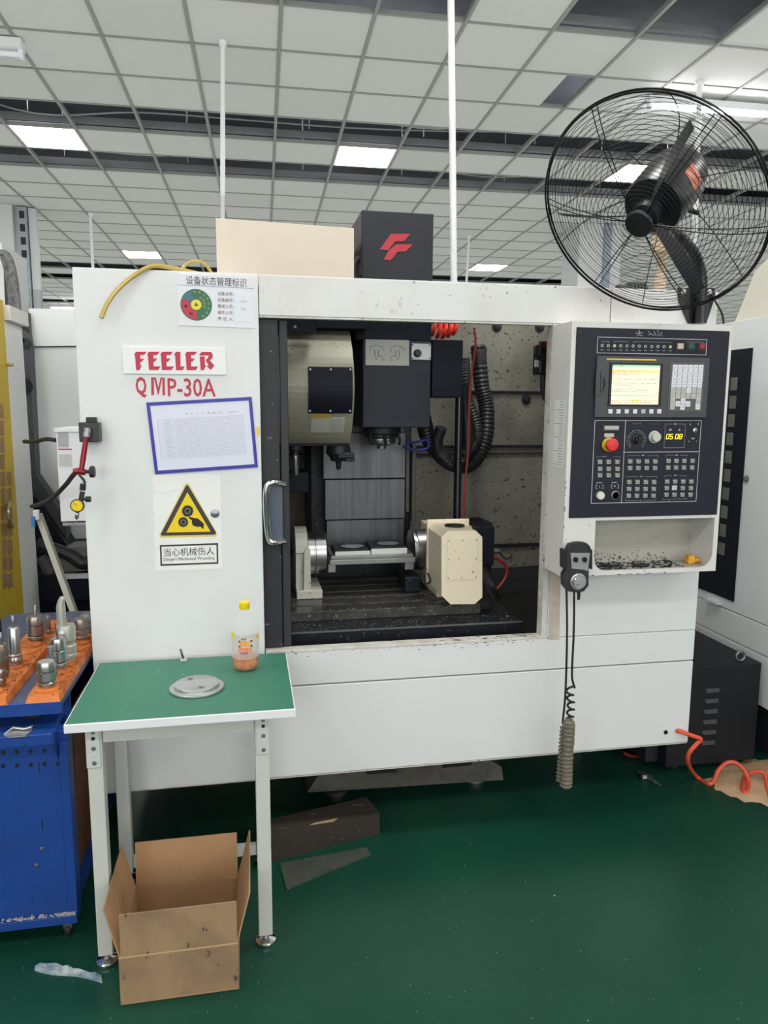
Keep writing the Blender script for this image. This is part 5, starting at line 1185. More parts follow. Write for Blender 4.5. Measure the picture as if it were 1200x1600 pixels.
# ================================================================ CARDBOARD BOX
bxa, bxb, bya, zt = -.376, -.053, 1.915, .146
byb = (PZ(213, 1384, zt).y+PZ(367, 1367, zt).y)/2
cbx = thing('cardboard_box', ((bxa+bxb)/2, (bya+byb)/2, 0), 'open cardboard box with raised flaps on the floor under the bench', 'box')
th = .005
def cpart(nm, *bx, m_=cardboard): q = new(); q.box(*bx, None, .0008); return q.build(nm, m_, cbx)
cpart('base', bxa, bxb, bya, byb, .001, .006)
cpart('front_wall', bxa, bxb, bya, bya+th, .0065, zt, m_=cardboard_dirty); cpart('back_wall', bxa, bxb, byb-th, byb, .0065, zt)
cpart('side_wall', bxa, bxa+th, bya+th+.0005, byb-th-.0005, .0065, zt); cpart('side_wall', bxb-th, bxb, bya+th+.0005, byb-th-.0005, .0065, zt)
cpart('glue_tab', bxb-th-.035, bxb-th-.0005, byb-th-.0035, byb-th-.0004, .0065, zt-.004)
def flap(h0, h1, o0, o1, nvec, m_=cardboard):
    q = new(); h0, h1, o0, o1 = map(Vector, (h0, h1, o0, o1)); nv = Vector(nvec)*.004; q.hexa([h0, h1, o0, o1], [h0+nv, h1+nv, o0+nv, o1+nv]); return q.build('flap', m_, cbx)
f0, f1 = PY(184.5, 1430, bya+.003), PY(367, 1409.5, bya+.003); f0.z = f1.z = (f0.z+f1.z)/2
flap((bxa+.006, bya, zt+.001), (bxb-.002, bya, zt+.001), (bxb-.002, bya+.003, f1.z), (bxa+.006, bya+.003, f0.z), (0, 1, 0), cardboard_dirty)
g0, g1 = PY(213, 1318, byb+.01), PY(366, 1300.5, byb+.01); g0.z = g1.z = (g0.z+g1.z)/2
q = new(); q.box(bxa+.001, bxb-.001, bya-.0012, bya+.003, zt-.003, zt+.002, None, .001); q.build('crease', mat('pale_crease', (.48, .31, .17), .8), cbx)
flap((bxa+.004, byb-.004, zt+.001), (bxb-.004, byb-.004, zt+.001), (bxb-.004, byb+.01, g1.z), (bxa+.004, byb+.01, g0.z), (0, 1, 0))
l0, l1 = PY(155.5, 1423, bya+.03)+Vector((.008, 0, 0)), PY(184, 1321, byb-.01)+Vector((.010, 0, 0))
flap((bxa, bya+.003, zt+.001), (bxa, byb-.006, zt+.001), l1, l0, (.7, 0, .5))
r0, r1 = PY(391, 1395, bya+.03), PY(391, 1297, byb-.01)
flap((bxb, bya+.003, zt+.001), (bxb, byb-.006, zt+.001), r1, r0, (-1, 0, .1))

# ================================================================ THINGS ON THE FLOOR BY THE MACHINE
p = [PZ(424, 1347, 0), PZ(593, 1303, 0)]; d = (p[1]-p[0]); d.z = 0; d.normalize(); n_ = Vector((-d.y, d.x, 0))
q = new(); a0 = p[0]+d*.004; 
h = .088
q.hexa([a0, p[1], p[1]+n_*.13, a0+n_*.13], [a0+Vector((0, 0, h)), p[1]+Vector((0, 0, h)), p[1]+n_*.13+Vector((0, 0, h)), a0+n_*.13+Vector((0, 0, h))])
bmo = q.build('timber_block', wood); tag(bmo, 'dark oil-stained timber block on the floor under the machine', 'timber')
q = new(); s0 = p[0]+d*.16+Vector((0, 0, h+.0005))+n_*.03; q.hexa([s0, s0+d*.02+n_*.006, s0+d*.11+n_*.0, s0+d*.09-n_*.014], [s0+Vector((0, 0, .002)), s0+d*.02+n_*.006+Vector((0, 0, .002)), s0+d*.11+Vector((0, 0, .002)), s0+d*.09-n_*.014+Vector((0, 0, .002))]); q.build('split_mark', woodcut, bmo)
cs_ = [PZ(*c, .001) for c in ((437, 1350), (571, 1325), (580, 1336), (448, 1391))]
q = new(); q.prism(cs_, (0, 0, .004)); tag(q.build('scrap_sheet', mat('dirty_sheet', (.065, .075, .062), .35, noise=.8, nscale=10, dark=(.03, .038, .03), spots=.2, sscale=60, spotcol=(.16, .17, .14))), 'dirty flat scrap sheet with a pointed end on the floor in front of the timber', 'sheet')
q = new(); rr = random.Random(21); top = []; n = 12
for i in range(n+1):
    t = i/n; a = PZ(55+103*t, 1511+11*t-4*math.sin(t*5), 0); b_ = PZ(54+106*t, 1517+18*t+2*math.sin(t*7), 0); top.append((a, b_))
for i in range(n):
    (a, b_), (c, d_) = top[i], top[i+1]; h0, h1 = .004+.010*abs(math.sin(i*1.3)), .004+.010*abs(math.sin((i+1)*1.3))
    q.hexa([a, c, d_, b_], [a+Vector((0, 0, h0)), c+Vector((0, 0, h1)), d_+Vector((0, 0, h1*.7)), b_+Vector((0, 0, h0*.7))])
tag(q.build('crumpled_packet', mat('blue_white_plastic', (.45, .50, .50), .35, noise=.9, nscale=16, dark=(.06, .14, .24), spots=.2, sscale=40, spotcol=(.08, .09, .09))), 'flattened blue and white plastic scrap on the floor left of the box', 'litter')
q = new(); rr = random.Random(31)
for i in range(190):
    u, v = rr.uniform(0, 1200), rr.uniform(1270, 1600)
    if v > 1300 or u > 600:
        c = PZ(u, v, 0); s = rr.uniform(.0005, .0015)*(2.2 if rr.random() < .06 else 1); q.box(c.x-s, c.x+s, c.y-s, c.y+s, 0, s*.7)
tag(q.build('floor_crumbs', mat('crumb_grey', (.26, .30, .27), .6)), 'tiny pale swarf crumbs scattered over the green floor', 'swarf', kind='stuff')

# ================================================================ BLUE TOOL CART
CXR = -.556; CXL = -1.0
ca = thing('tool_cart', (-.78, 2.6, 0), 'blue steel tool cart at the left edge beside the bench', 'cart')
def cp_(nm, m_, *bx, bev=.002, parent=None): q = new(); q.box(*bx, None, bev); return q.build(nm, m_, parent or ca)
cp_('top_shelf', blued, CXL, CXR, 2.222, 3.22, .764, .780)
cp_('shelf_front_lip', bluep, CXL, CXR, 2.205, 2.221, .742, .781)
cp_('front_tray', bluep, CXL, CXR-.02, 2.1675, 2.310, .692, .700)
cp_('tray_lip', bluep, CXL, CXR-.02, 2.160, 2.167, .668, .7015)
q = new(); q.prism([(CXR-.0195, 2.160, .700), (CXR-.0195, 2.2045, .700), (CXR-.0195, 2.2045, .60), (CXR-.0195, 2.160, .668)], (.004, 0, 0)); q.build('tray_gusset', bluep, ca)
fp = cp_('front_panel', bluep, CXL, CXR+.012, 2.205, 2.255, .075, .691)
cp_('recess_back', bluep, CXL, CXR, 2.311, 2.318, .60, .763)
cp_('frame_edge', bluep, CXR-.015, CXR+.012, 2.1995, 2.2045, .075, .655)
cp_('bottom_ledge', bluep, CXL, CXR+.012, 2.185, 2.2045, .070, .098)
cp_('bottom_shelf', bluep, CXL, CXR, 2.256, 3.2, .078, .095)
cp_('rear_panel', bluep, CXL, CXR, 3.2, 3.22, .075, .763)
cp_('side_panel', bluep, CXL-.004, CXL-.0005, 2.21, 3.2, .075, .763)
for k, vv in enumerate((1172, 1193)):
    for j in range(5):
        c = PY(91-21.5*j-.0, vv+(0 if j else 0)+j*1.0, 2.2045); 
        if c.x < CXL: continue
        cp_('square_hole', black, c.x-.0052, c.x+.0052, 2.2038, 2.2048, c.z-.0062, c.z+.0062, bev=0, parent=fp)
for (u, v, w2, h2) in ((61, 1199, .0012, .018), (66, 1288, .0012, .018)):
    c = PY(u, v, 2.2045); cp_('slot', black, c.x-w2, c.x+w2, 2.2038, 2.2048, c.z-h2, c.z+h2, bev=0, parent=fp)
for (u, v) in ((65, 1326), (105, 1350), (57, 1352)):
    c = PY(u, v, 2.2045); q = new(); q.lathe(c, [(.006, 0), (.004, -.003), (.001, -.0032)], 'y', n=12); q.build('rivet', steel_d, fp)
q = new(); rr = random.Random(15)
for i in range(200):
    x = rr.uniform(CXL, CXR+.005); y = rr.uniform(2.188, 2.203); s = rr.uniform(.0012, .003); q.box(x-s, x+s, y-s, y+s, .0982, .0985+s)
q.build('swarf', mat('pale_swarf2', (.45, .43, .40), .5), ca, kind='stuff')
for x in (CXL+.05, CXR-.025):
    for y in (2.23, 3.15):
        q = new(); q.box(x-.012, x+.012, y-.012, y+.012, .032, .0745, steel_d); q.lathe((x-.008, y+.004, .024), [(.022, 0), (.0235, .003), (.0235, .013), (.022, .016)], 'x', n=20, m=rubber); q.build('caster', None, ca)
q = new(); q.hexa([(-.60, 2.40, .0955), (-.585, 2.40, .0955), (-.572, 2.40, .66), (-.587, 2.40, .66)], [(-.60, 2.9, .0955), (-.585, 2.9, .0955), (-.572, 2.9, .66), (-.587, 2.9, .66)])
tag(q.build('wooden_board', mat('reddish_board', (.16, .065, .03), .7, noise=.7, nscale=6, dark=(.07, .03, .015), stretch=(1, 1, 5))), 'reddish brown board standing inside the blue cart', 'board')
# rack trays
def rack(x0, x1, y0, y1, lab):
    o = thing('tool_rack', ((x0+x1)/2, (y0+y1)/2, .7803), lab, 'rack', 'orange tool racks on the cart')
    q = new(); z0 = .7806
    a = [(x0, y0, z0), (x1, y0, z0), (x1, y1, z0), (x0, y1, z0)]; b_ = [(x0+.006, y0+.012, z0+.022), (x1-.006, y0+.012, z0+.022), (x1-.006, y1-.004, z0+.022), (x0+.006, y1-.004, z0+.022)]
    q.hexa(a, b_); q.build('tray', orange, o)
    n = int((y1-y0-.04)/.074)
    for i in range(n):
        y = y0+.05+.074*i; q = new()
        q.lathe(((x0+x1)/2, y, z0+.022), [(.030, .0), (.036, .0), (.036, .005), (.030, .006)], 'z', n=20); q.build('socket_ring', orange, o)
        q = new(); q.box(x1-.012, x1-.0085, y-.012, y-.004, z0+.0221, z0+.0226); q.box(x1-.022, x1-.016, y+.010, y+.022, z0+.0221, z0+.0226); q.build('slot', blackprint, o)
    return o
rack(-.656, -.559, 2.205, 3.02, 'orange plastic tool rack nearer the bench on the blue cart')
rack(-.83, -.705, 2.205, 3.02, 'orange plastic tool rack at the left frame edge on the blue cart')
def zof(u, v, y): return PY(u, v, y).z
def holder(u, vb, vt, rpx, lab, kind='plain', tip=None, m_=steel):
    c = PZ(u, vb, .804); zt = zof(u, vt, c.y); r = rpx*(c-CO).dot(CF)/F_PX; h = zt-.803
    o = thing('tool_holder', Vector((c.x, c.y, .803)), lab, 'tool holder', 'tool holders standing in the orange racks')
    z0 = .8035
    P = [(r*.82, 0), (r*.82, h*.10), (r*1.0, h*.14), (r, h*.22), (r*.93, h*.24), (r*.93, h*.28), (r, h*.30)]
    P += {'plain': [(r, h*.62), (r*.95, h*.63), (r*.95, h*.66), (r, h*.67), (r, h*.88), (r*.86, h), (r*.001, h)],
          'tall': [(r*.80, h*.16+h*.16), (r*.80, h*.96), (r*.66, h), (r*.001, h)],
          'ribbed': [(r, h*.45), (r*.85, h*.48), (r*.85, h*.55), (r, h*.6), (r, h*.94), (r*.9, h), (.001, h)],
          'step': [(r, h*.4), (r*.8, h*.42), (r*.8, h*.7), (r*.62, h*.71), (r*.62, h), (.001, h)]}[kind]
    q = new(); q.lathe((c.x, c.y, z0), P, 'z', n=28); q.build('body', m_, o)
    if kind == 'plain':
        for f in (.26, .645):
            q = new(); q.lathe((c.x, c.y, z0+h*f), [(r*.90, -h*.012), (r*.955, -h*.012), (r*.955, h*.012), (r*.90, h*.012)], 'z', n=24); q.build('groove_ring', ink2, o)
    if tip:
        tr, vtip, m2, du = tip; zt2 = zof(u, vtip, c.y)
        q = new(); q.tube([(c.x, c.y, z0+h), (c.x+du, c.y, zt2)], [tr, tr*.9], n=10); q.build('tip', m2, o)
    return o, c, h
brownst = mat('brownish_steel', (.34, .29, .26), .3, .9, noise=.4, nscale=14, dark=(.2, .15, .12), rvar=.1)
holder(74, 1073, 1033, 13.5, 'shiny squat tool holder nearest the front of the right orange rack', 'plain')
holder(82, 1058, 1010, 8.5, 'narrow stepped tool holder second from the front of the right rack', 'step', m_=steel_d)
holder(93, 1046, 997, 11.5, 'bright tool holder with a thin dark needle in the right rack', 'plain', (.0016, 973, ink2, -.006))
o_, c_, h_ = holder(106, 1033, 976, 14, 'matt grey tool holder topped by a tall round-ended rod', 'ribbed', m_=mat('matt_nickel', (.42, .42, .38), .45, .6))
q = new(); zz = .8035+h_; yy = c_.y; q.tube([(c_.x-.012, yy, zz), (c_.x-.012, yy, zof(100, 948, yy)), (c_.x-.010, yy, zof(100, 940, yy)), (c_.x-.004, yy, zof(100, 934, yy)), (c_.x-.002, yy, zof(100, 932, yy))], [.0145, .0145, .0115, .010, .004], n=16); q.build('rod', mat('matt_nickel', (.42, .42, .38), .45, .6), o_)
q = new(); q.lathe(PY(97, 989, c_.y-.035), [(.002, -.010), (.008, -.008), (.011, 0), (.008, .008), (.002, .010)], 'z', n=16); q.build('ball_end', mat('pearl_grey', (.6, .6, .62), .25, .3), o_)
holder(128, 1000, 966, 10.5, 'short brownish tool holder near the machine corner in the right rack', 'ribbed', m_=brownst)
holder(137, 990, 959, 9.5, 'hindmost tool holder half hidden by the machine corner', 'plain', m_=steel_d)
holder(25, 1040, 979, 10.5, 'tall slim tool holder with a twist drill in the left rack', 'tall', (.005, 961, steel_d, 0))
holder(57, 1002, 962, 12, 'wide brownish tool holder with a thin pin in the left rack', 'plain', (.0025, 945, mat('pale_pin', (.5, .5, .46), .4), .003), m_=brownst)
holder(75, 990, 961, 5, 'thin dark tool holder behind the wide brownish one', 'plain', m_=steel_d)
holder(6, 1058, 1006, 9, 'tool holder with a small drill cut by the left frame edge', 'plain', (.003, 988, steel_d, 0), m_=brownst)
holder(2, 1072, 1016, 8, 'nearest tool holder at the left frame edge', 'ribbed', m_=brownst)
holder(-2, 1008, 968, 6, 'black-topped tool holder at the far left of the rack', 'plain', m_=bedm)
# bits on the cart's front tray
cs_ = [PZ(*c, .7015) for c in ((5, 1149), (20, 1136), (38, 1138), (52, 1134), (50, 1142), (40, 1151), (14, 1153))]
q = new(); q.prism(cs_, (0, 0, .003)); 
q.tube([PZ(6, 1148, .705), PZ(20, 1137, .712), PZ(38, 1139, .710), PZ(49, 1136, .712)], .003, n=6)
tag(q.build('metal_scrap', mat('foil', (.55, .56, .58), .3, .7, noise=.6, nscale=40)), 'crinkled bright metal scrap on the blue front tray', 'scrap')
c = PZ(51, 1124, .7006); q = new(); q.box(c.x-.018, c.x+.018, c.y, c.y+.022, .7006, .712, None, .002); q.box(c.x-.014, c.x+.018, c.y+.002, c.y+.02, .7123, .718, None, .002)
tag(q.build('clamp_block', bedm), 'small dark clamp block at the back of the blue tray', 'block')
q = new(); c = PZ(24, 1076, .7805); q.tube([c+Vector((-.02, -.0, .005)), c+Vector((.006, .03, .005))], .004, n=8); tag(q.build('cable_tie_end', mat('pale_pin', (.5, .5, .46), .4)), 'tiny pale peg lying between the two orange racks', 'peg')

# ================================================================ LEFT NEIGHBOUR: YELLOW AND WHITE MACHINE
NX = -1.10
nl = thing('yellow_machine', (-1.9, 3.6, 0), 'white machine with a yellow door at the left frame edge', 'machine')
yD = 3.78; yE = 4.05
def np_(nm, m_, *bx, bev=.003, parent=None): q = new(); q.box(*bx, None, bev); return q.build(nm, m_, parent or nl)
np_('cabinet', white, -2.7, NX-.022, 3.30, 4.05, .12, 2.04)
dr_ = np_('sliding_door', yellowdoor, NX-.02, NX, 3.30, yD-.004, .42, 2.135)
np_('side_frame', white, NX-.02, NX, yD, yE, .50, 2.04)
np_('cap', mat('cap_pinkish_white', (.76, .72, .70), .45), NX-.02, NX+.025, yD, yE+.03, 2.045, 2.115)
np_('bottom_ledge', white, NX+.0005, NX+.05, 3.7, yE+.01, .50, .52)
np_('plinth', ink2, -2.7, NX-.03, 3.32, 4.04, .0, .119)
for r in range(11):
    for k, u in enumerate((3+.6*r, 15.0+.25*r)):
        if k == 1 and r < 4: continue
        c = PX(u-2, 642+26.5*r, NX); 
        if c.y < 3.33: continue
        q = new(); q.box(NX+.0004, NX+.003, c.y-.030, c.y+.034, c.z-.034, c.z+.034, None, .001); q.build('window_pane', mat('brown_glass', (.38, .22, .10), .25, noise=.6, nscale=20, dark=(.25, .16, .08)), dr_)
pts = [PX(15, 785, NX+.0), PX(13, 792, NX+.03), PX(14, 805, NX+.035), PX(16, 818, NX+.03), PX(19, 823, NX+.0)]
q = new(); q.tube(smooth_path(pts, 5), .010, n=10); q.build('door_handle', mat('handle_bronze', (.35, .33, .25), .3, .8), dr_)
q = new(); c = PX(10, 570, NX); q.tube([c, c+Vector((.03, 0, 0))], .008, n=8); q.build('pin', brass, dr_)
# a dark holed frame with a white panel behind the gap
def slab(nm, pts, Y, dep, m_, par): q = new(); q.prism([PY(u, v, Y) for u, v in pts], (0, dep, 0)); return q.build(nm, m_, par)
bg = thing('grey_machine', PY(60, 900, 4.7), 'white-panelled machine with a grey holed frame seen in the left gap', 'machine')
slab('white_panel', [(45, 482), (150, 483), (150, 540), (45, 541)], 4.62, .3, white, bg)
slab('white_panel', [(47, 543), (150, 542), (150, 900), (100, 830), (57, 742)], 4.64, .3, white, bg)
gf = slab('holed_frame', [(20, 502), (42, 520), (46, 545), (56, 742), (104, 812), (104, 850), (50, 770), (30, 700)], 4.5, .1, mat('frame_grey', (.06, .062, .072), .5), bg)
for (u, v, r) in ((41, 537, .030), (33, 532, .02), (37, 604, .05)):
    q = new(); q.lathe(PY(u, v, 4.499), [(r, 0), (r, -.003)], 'y', n=20); q.build('round_hole', black, gf)
slab('dark_upper_block', [(28, 505), (44, 488), (46, 522), (42, 520)], 4.56, .05, black, bg)
slab('bolt_strip', [(47, 545), (50, 545), (60, 742), (57, 742)], 4.60, .02, mat('strip_cream', (.55, .54, .47), .5), bg)
slab('lower_body', [(20, 760), (60, 790), (104, 852), (165, 852), (165, 1075), (20, 1075)], 4.42, .3, navy, bg)
slab('ledge', [(52, 900), (165, 893), (165, 935), (58, 940)], 4.1, .3, navy, bg)
q = new(); a = PY(95, 898, 4.08); b_ = PY(138, 903, 4.08); q.box(a.x, b_.x, 4.07, 4.11, b_.z, a.z); q.build('bright_strip', whiteprint, bg)
slab('pale_block', [(92, 862), (104, 856), (150, 854), (150, 890), (94, 896)], 4.15, .2, mat('block_grey', (.16, .16, .15), .6, noise=.5, nscale=8), bg)
q = new(); q.tube(smooth_path([PY(58, 850, 4.14), PY(85, 858, 4.14), PY(110, 868, 4.14), PY(130, 880, 4.14), PY(150, 872, 4.14)], 5), .035, n=10); q.build('dark_pipe', black, bg)
q = new(); a = PY(64, 870, 4.15); q.tube([a, PY(80, 895, 4.15), PY(92, 880, 4.15)], [.03, .05, .03], n=8); q.build('lumpy_rag', mat('rag_grey', (.10, .10, .10), .9, bump=.6, bscale=20), bg)
# electrical box on the machine's left side
eb = part('electrical_box', mat('box_white', (.76, .76, .79), .4), (-.742, XL-.001, 3.1, 3.36, 1.187, 1.545), bev=.002)
part('electrical_box_lid', mat('box_white', (.76, .76, .79), .4), (-.748, XL-.001, 3.094, 3.366, 1.5455, 1.562), bev=.002)
part('electrical_box_bracket', steel_d, (-.742, XL-.001, 3.12, 3.36, 1.165, 1.18), bev=.002)
for (u0, v0, u1, v1, m_) in ((90.5, 676, 107, 699, mat('label_grey', (.38, .38, .40), .4)), (91, 701, 112, 703, redp), (91.5, 703.5, 112, 709, paper), (92, 710, 112, 729, mat('label_pale', (.50, .51, .50), .4))):
    x0, x1, z0, z1 = rY(u0, v0, u1, v1, 3.0995); q = new(); q.box(x0, x1, 3.0985, 3.0998, z0, z1); q.build('rating_label', m_, eb)
q = new(); q.tube(smooth_path([PY(38, 690, 3.6), PY(55, 690, 3.4), PY(72, 686, 3.25), PY(88, 688, 3.16)], 5), .009, n=8)
tag(q.build('power_cable', rubber), 'black cable running into the white box on the machine side', 'cable')
q = new(); q.tube(smooth_path([PY(50, 791, 3.3), PY(62, 788, 3.15), PY(82, 778, 3.05), (PY(103, 757, 2.95)), PY(113, 744, 2.86), PY(122, 735, 2.8)], 6), .009, n=10)
tag(q.build('rubber_hose', rubber), 'thick black hose curving up behind the red indicator arm', 'hose')
q = new(); d0, d1 = PY(60, 803, 3.42), PY(119, 965, 3.30)
v_ = (d1-d0).normalized(); sx_ = Vector((.012, 0, 0)); sy_ = Vector((0, .02, 0))
q.hexa([d0-sx_-sy_, d0+sx_-sy_, d0+sx_+sy_, d0-sx_+sy_], [d1-sx_-sy_, d1+sx_-sy_, d1+sx_+sy_, d1-sx_+sy_])
st = q.build('prop_bar', mat('bar_beige', (.42, .41, .35), .5)); tag(st, 'slanting beige bar behind the tool cart', 'bar')
q = new(); a, b_ = PY(52, 797, 3.38), PY(62, 812, 3.38); q.box(a.x, b_.x, 3.37, 3.395, b_.z, a.z, None, .003); q.build('bar_head', mat('bar_head_white', (.6, .62, .62), .5), st)
q = new(); a, b_ = PY(50, 806, 3.38), PY(57, 822, 3.38); q.box(a.x, b_.x, 3.36, 3.3695, b_.z, a.z, None, .002); q.build('blue_tape', mat('tape_blue', (.03, .16, .45), .5), st)
# tall white neighbour with a dark cable arch at the upper left
tl = thing('left_machine_cover', PY(5, 700, 5.0), 'tall white cover with a dark chain arch above the yellow machine', 'machine cover')
slab('cover', [(-60, 380), (3, 380), (9, 470), (9, 620), (-60, 620)], 4.8, .5, white, tl)
q = new(); q.tube(smooth_path([PY(2, 400, 4.78), PY(8, 400, 4.78), PY(14, 415, 4.78), PY(19, 440, 4.78), PY(23, 475, 4.78), PY(24, 500, 4.78)], 8), .035, n=6); q.build('cable_chain', mat('chain_grey', (.2, .2, .2), .6, noise=.8, nscale=40, dark=(.02, .02, .02)), tl)
slab('dark_side', [(5, 408), (13, 420), (20, 470), (20, 500), (9, 500)], 4.79, .1, black, tl)

# ================================================================ RIGHT NEIGHBOUR
RX = 2.34
nr = thing('white_machine', (3.2, 3.4, 0), 'white machine with a dark inspection door at the right frame edge', 'machine')
def rp(nm, m_, *bx, bev=.003, parent=None): q = new(); q.box(*bx, None, bev); return q.build(nm, m_, parent or nr)
rp('side_panel', white, RX, 4.2, 2.2, 4.4, .662, 2.07)
rp('skirt_panel', white, RX, 4.2, 2.2, 4.4, .518, .658)
rp('lower_skirt', white, RX, 4.2, 2.2, 4.4, .275, .514)
rp('plinth', ink2, RX+.12, 4.1, 2.3, 4.3, 0, .274)
ya, yb2 = PX(1162, 748, RX).y, 3.60
dd_ = rp('inspection_door', navy, RX-.006, RX-.0005, ya, yb2, .712, PX(1162, 545, RX).z)
for i in range(10):
    u, v = 1147.5-2.2*i, 600+28.6*i; c = PX(u, v, RX-.0065); q = new(); q.box(RX-.009, RX-.0063, c.y-.024, c.y+.026, c.z-.031, c.z+.031, None, .002); q.build('window_pane', mat('smoked_pane', (.14, .14, .115), .3, noise=.4, nscale=10), dd_)
c = PX(1167, 748, RX); q = new(); q.lathe(c, [(.017, 0), (.017, -.006), (.010, -.010), (.001, -.010)], 'x', n=18); q.build('lock', steel_d, nr)
a, b_ = PX(1108, 927, RX), PX(1128, 935, RX); q = new(); q.box(RX-.03, RX-.0005, b_.y, a.y, .672, .682); q.build('door_bracket', whiteprint, nr)
q = new(); q.prism([(RX+.02, 3.285, 2.0705), (RX+.02, 3.165, 2.29), (RX+.02, 2.95, 2.40), (RX+.02, 2.3, 2.40), (RX+.02, 2.3, 2.0705)], (1.6, 0, 0)); q.build('top_housing', mat('housing_cream', (.74, .70, .60), .45), nr)

# ================================================================ THE CAGE FAN
C = PY(1015, 329, 2.22)
nF = Vector((-math.sin(1.03)*math.cos(.69), -math.cos(1.03)*math.cos(.69), -math.sin(.69)))
e1 = nF.cross(Vector((0, 0, 1))).normalized(); e2 = e1.cross(nF).normalized()
FR = .360
fan = thing('cage_fan', PY(1092, 500, 2.57), 'large black cage fan on a bent pipe bracket above the control panel', 'fan')
def fp_(r, a, h): return C+e1*(r*math.cos(a))+e2*(r*math.sin(a))+nF*h
wire = mat('fan_wire', (.012, .012, .014), .35, .5)
def prof_f(r): t = r/FR; return .062*(1-t**3.0)+.012
def prof_b(r): t = r/FR; return -.13*(1-t**3.5)-.012
def ringw(q, r, h, w_, n=72, s=4): q.tube([fp_(r, 2*PI*i/n, h) for i in range(n)], w_, n=s, closed=True)
q = new(); r = .055
while r < FR-.004: ringw(q, r, prof_f(r), .00095); r += .0128
q.build('front_guard_rings', wire, fan)
q = new(); r = .10
while r < FR-.004: ringw(q, r, prof_b(r), .0009); r += .0175
q.build('rear_guard_rings', wire, fan)
q = new(); ringw(q, FR, .010, .0034, s=6); ringw(q, FR, -.006, .0034, s=6); ringw(q, FR+.004, .002, .0030, s=6); q.build('outer_rim', wire, fan)
for i in range(6):
    a = R_(20+60*i)
    for da in (-.045, .045):
        q = new(); q.tube([fp_(r_, a+da*(1-.4*r_/FR)*(1 if r_ > .08 else .5), prof_f(r_)+.002) for r_ in [.045+(FR-.045)*j/14 for j in range(15)]], .0017, n=5); q.build('front_rib', wire, fan)
for i in range(6):
    a = R_(50+60*i); q = new(); q.tube([fp_(r_, a+.12*math.sin(r_*8), prof_b(r_)-.002) for r_ in [.09+(FR-.09)*j/14 for j in range(15)]], .0017, n=5); q.build('rear_rib', wire, fan)
fblk = mat('fan_black', (.014, .014, .017), .33)
q = new(); q.lathe(fp_(0, 0, .078), [(.040, -.012), (.044, -.004), (.044, .004), (.040, .008), (.001, .010)], nF, n=32); q.build('front_badge', fblk, fan)
q = new(); q.lathe(C, [(.030, -.01), (.092, -.02), (.098, -.04), (.098, -.21), (.090, -.235), (.055, -.25), (.001, -.253)], nF, n=36); q.build('motor', fblk, fan)
q = new(); q.lathe(C, [(.028, -.009), (.045, .0), (.045, .045), (.030, .055), (.001, .056)], nF, n=28); q.build('hub', fblk, fan)
blm = mat('blade_dark', (.02, .02, .026), .4)
def _ang(a):
    p, h_ = project(fp_(.3, a, .02)), project(fp_(0, a, .02)); return abs(math.atan2(p[1]-h_[1], -(p[0]-h_[0]))-.12)
ABL = min([R_(k) for k in range(0, 360, 3)], key=_ang)
for i in range(3):
    a0 = ABL+R_(120*i); q = new(); A_, B_ = [], []
    for j in range(9):
        t = j/8; r_ = .046+.26*t; wv = .012+.012*math.sin(t*PI*.75); tw = R_(62-14*t)
        cen = fp_(r_, a0+.10*t, .022); tang = (fp_(r_, a0+.10*t+.01, .022)-cen).normalized(); dv = tang*math.cos(tw)+nF*math.sin(tw); nn = (fp_(r_+.01, a0, .022)-cen).cross(dv).normalized()*.0016
        A_.append((cen-dv*wv, cen+dv*wv)); B_.append(nn)
    for j in range(8):
        (a, b_), (c, d_) = A_[j], A_[j+1]; n0, n1 = B_[j], B_[j+1]; q.hexa([a+n0, b_+n0, d_+n1, c+n1], [a-n0, b_-n0, d_-n1, c-n1])
    q.build('blade', blm, fan)
q = new(); c = fp_(0, 0, -.1)+e1*0; sidev = Vector((.55, -.45, -.25)); c2 = PY(1071, 291, 2.36)
tt = PY(1072, 288, 2.5); 
ax0 = C-nF*.13; u_dir = (CO-ax0); u_dir = (u_dir-nF*u_dir.dot(nF)).normalized(); side = nF.cross(u_dir)
lab_c = ax0+u_dir*.0985
n2 = 6
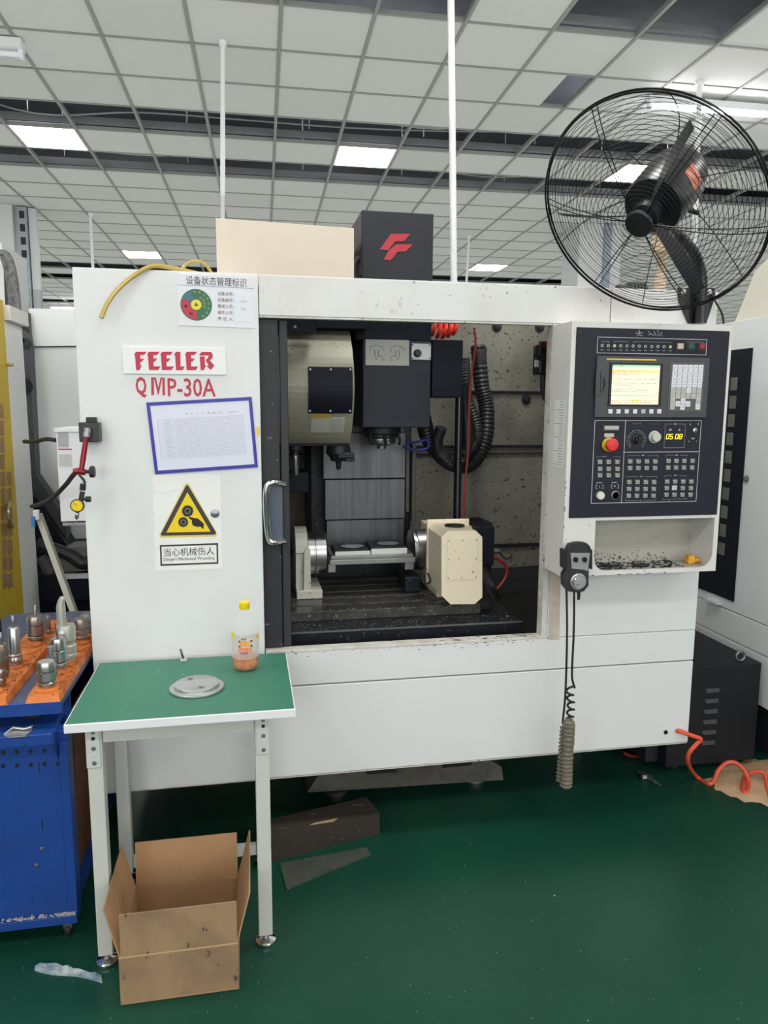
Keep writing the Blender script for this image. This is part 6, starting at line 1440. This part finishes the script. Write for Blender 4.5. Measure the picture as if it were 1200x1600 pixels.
for i in range(n2):
    b0_, b1_ = -.35+.7*i/n2-.45, -.35+.7*(i+1)/n2-.45
    d0_, d1_ = u_dir*math.cos(b0_)+side*math.sin(b0_), u_dir*math.cos(b1_)+side*math.sin(b1_)
    q.hexa([ax0+d0_*.0985-nF*.03, ax0+d1_*.0985-nF*.03, ax0+d1_*.0985+nF*.03, ax0+d0_*.0985+nF*.03], [ax0+d0_*.0995-nF*.03, ax0+d1_*.0995-nF*.03, ax0+d1_*.0995+nF*.03, ax0+d0_*.0995+nF*.03])
q.build('motor_label', mat('label_salmon', (.55, .14, .08), .4, spots=.3, sscale=120, spotcol=(.6, .5, .45)), fan)
path = [PY(1095, 505, 2.545), PY(1096, 470, 2.545), PY(1095, 430, 2.545), PY(1085, 398, 2.53), PY(1064, 373, 2.48), PY(1050, 358, 2.44), C-nF*.10-Vector((0, 0, .06))]
q = new(); q.tube(smooth_path(path, 6), .0215, n=16); q.build('bent_pipe', fblk, fan)
q = new(); q.tube([C-nF*.09-Vector((0, 0, .05)), C-nF*.09-Vector((0, 0, .115))], .030, n=16); q.build('pivot', fblk, fan)
q = new(); q.tube([PY(1063, 325, 2.47), PY(1092, 333, 2.45)], [.007, .009], n=10); q.build('tilt_handle', black, fan)
q = new(); q.prism([PY(*p, 2.568) for p in ((1060, 450), (1116, 450), (1118, 462), (1104, 505), (1077, 505), (1062, 470))], (0, .009, 0)); q.build('mounting_plate', fblk, fan)
for (u, v) in ((1068, 456), (1108, 457)):
    q = new(); q.lathe(PY(u, v, 2.5675), [(.012, 0), (.012, -.003), (.008, -.004), (.007, -.010), (.001, -.011)], 'y', n=6); q.build('bolt', steel, fan)
q = new(); q.tube(smooth_path([PY(1035, 352, 2.48), PY(1045, 375, 2.50), PY(1062, 400, 2.53), PY(1080, 425, 2.55), PY(1090, 445, 2.552)], 6), .0035, n=6); q.tube(smooth_path([PY(1112, 460, 2.56), PY(1120, 475, 2.55), PY(1128, 490, 2.55), PY(1131, 506, 2.55)], 5), .004, n=6); q.build('cord', black, fan)
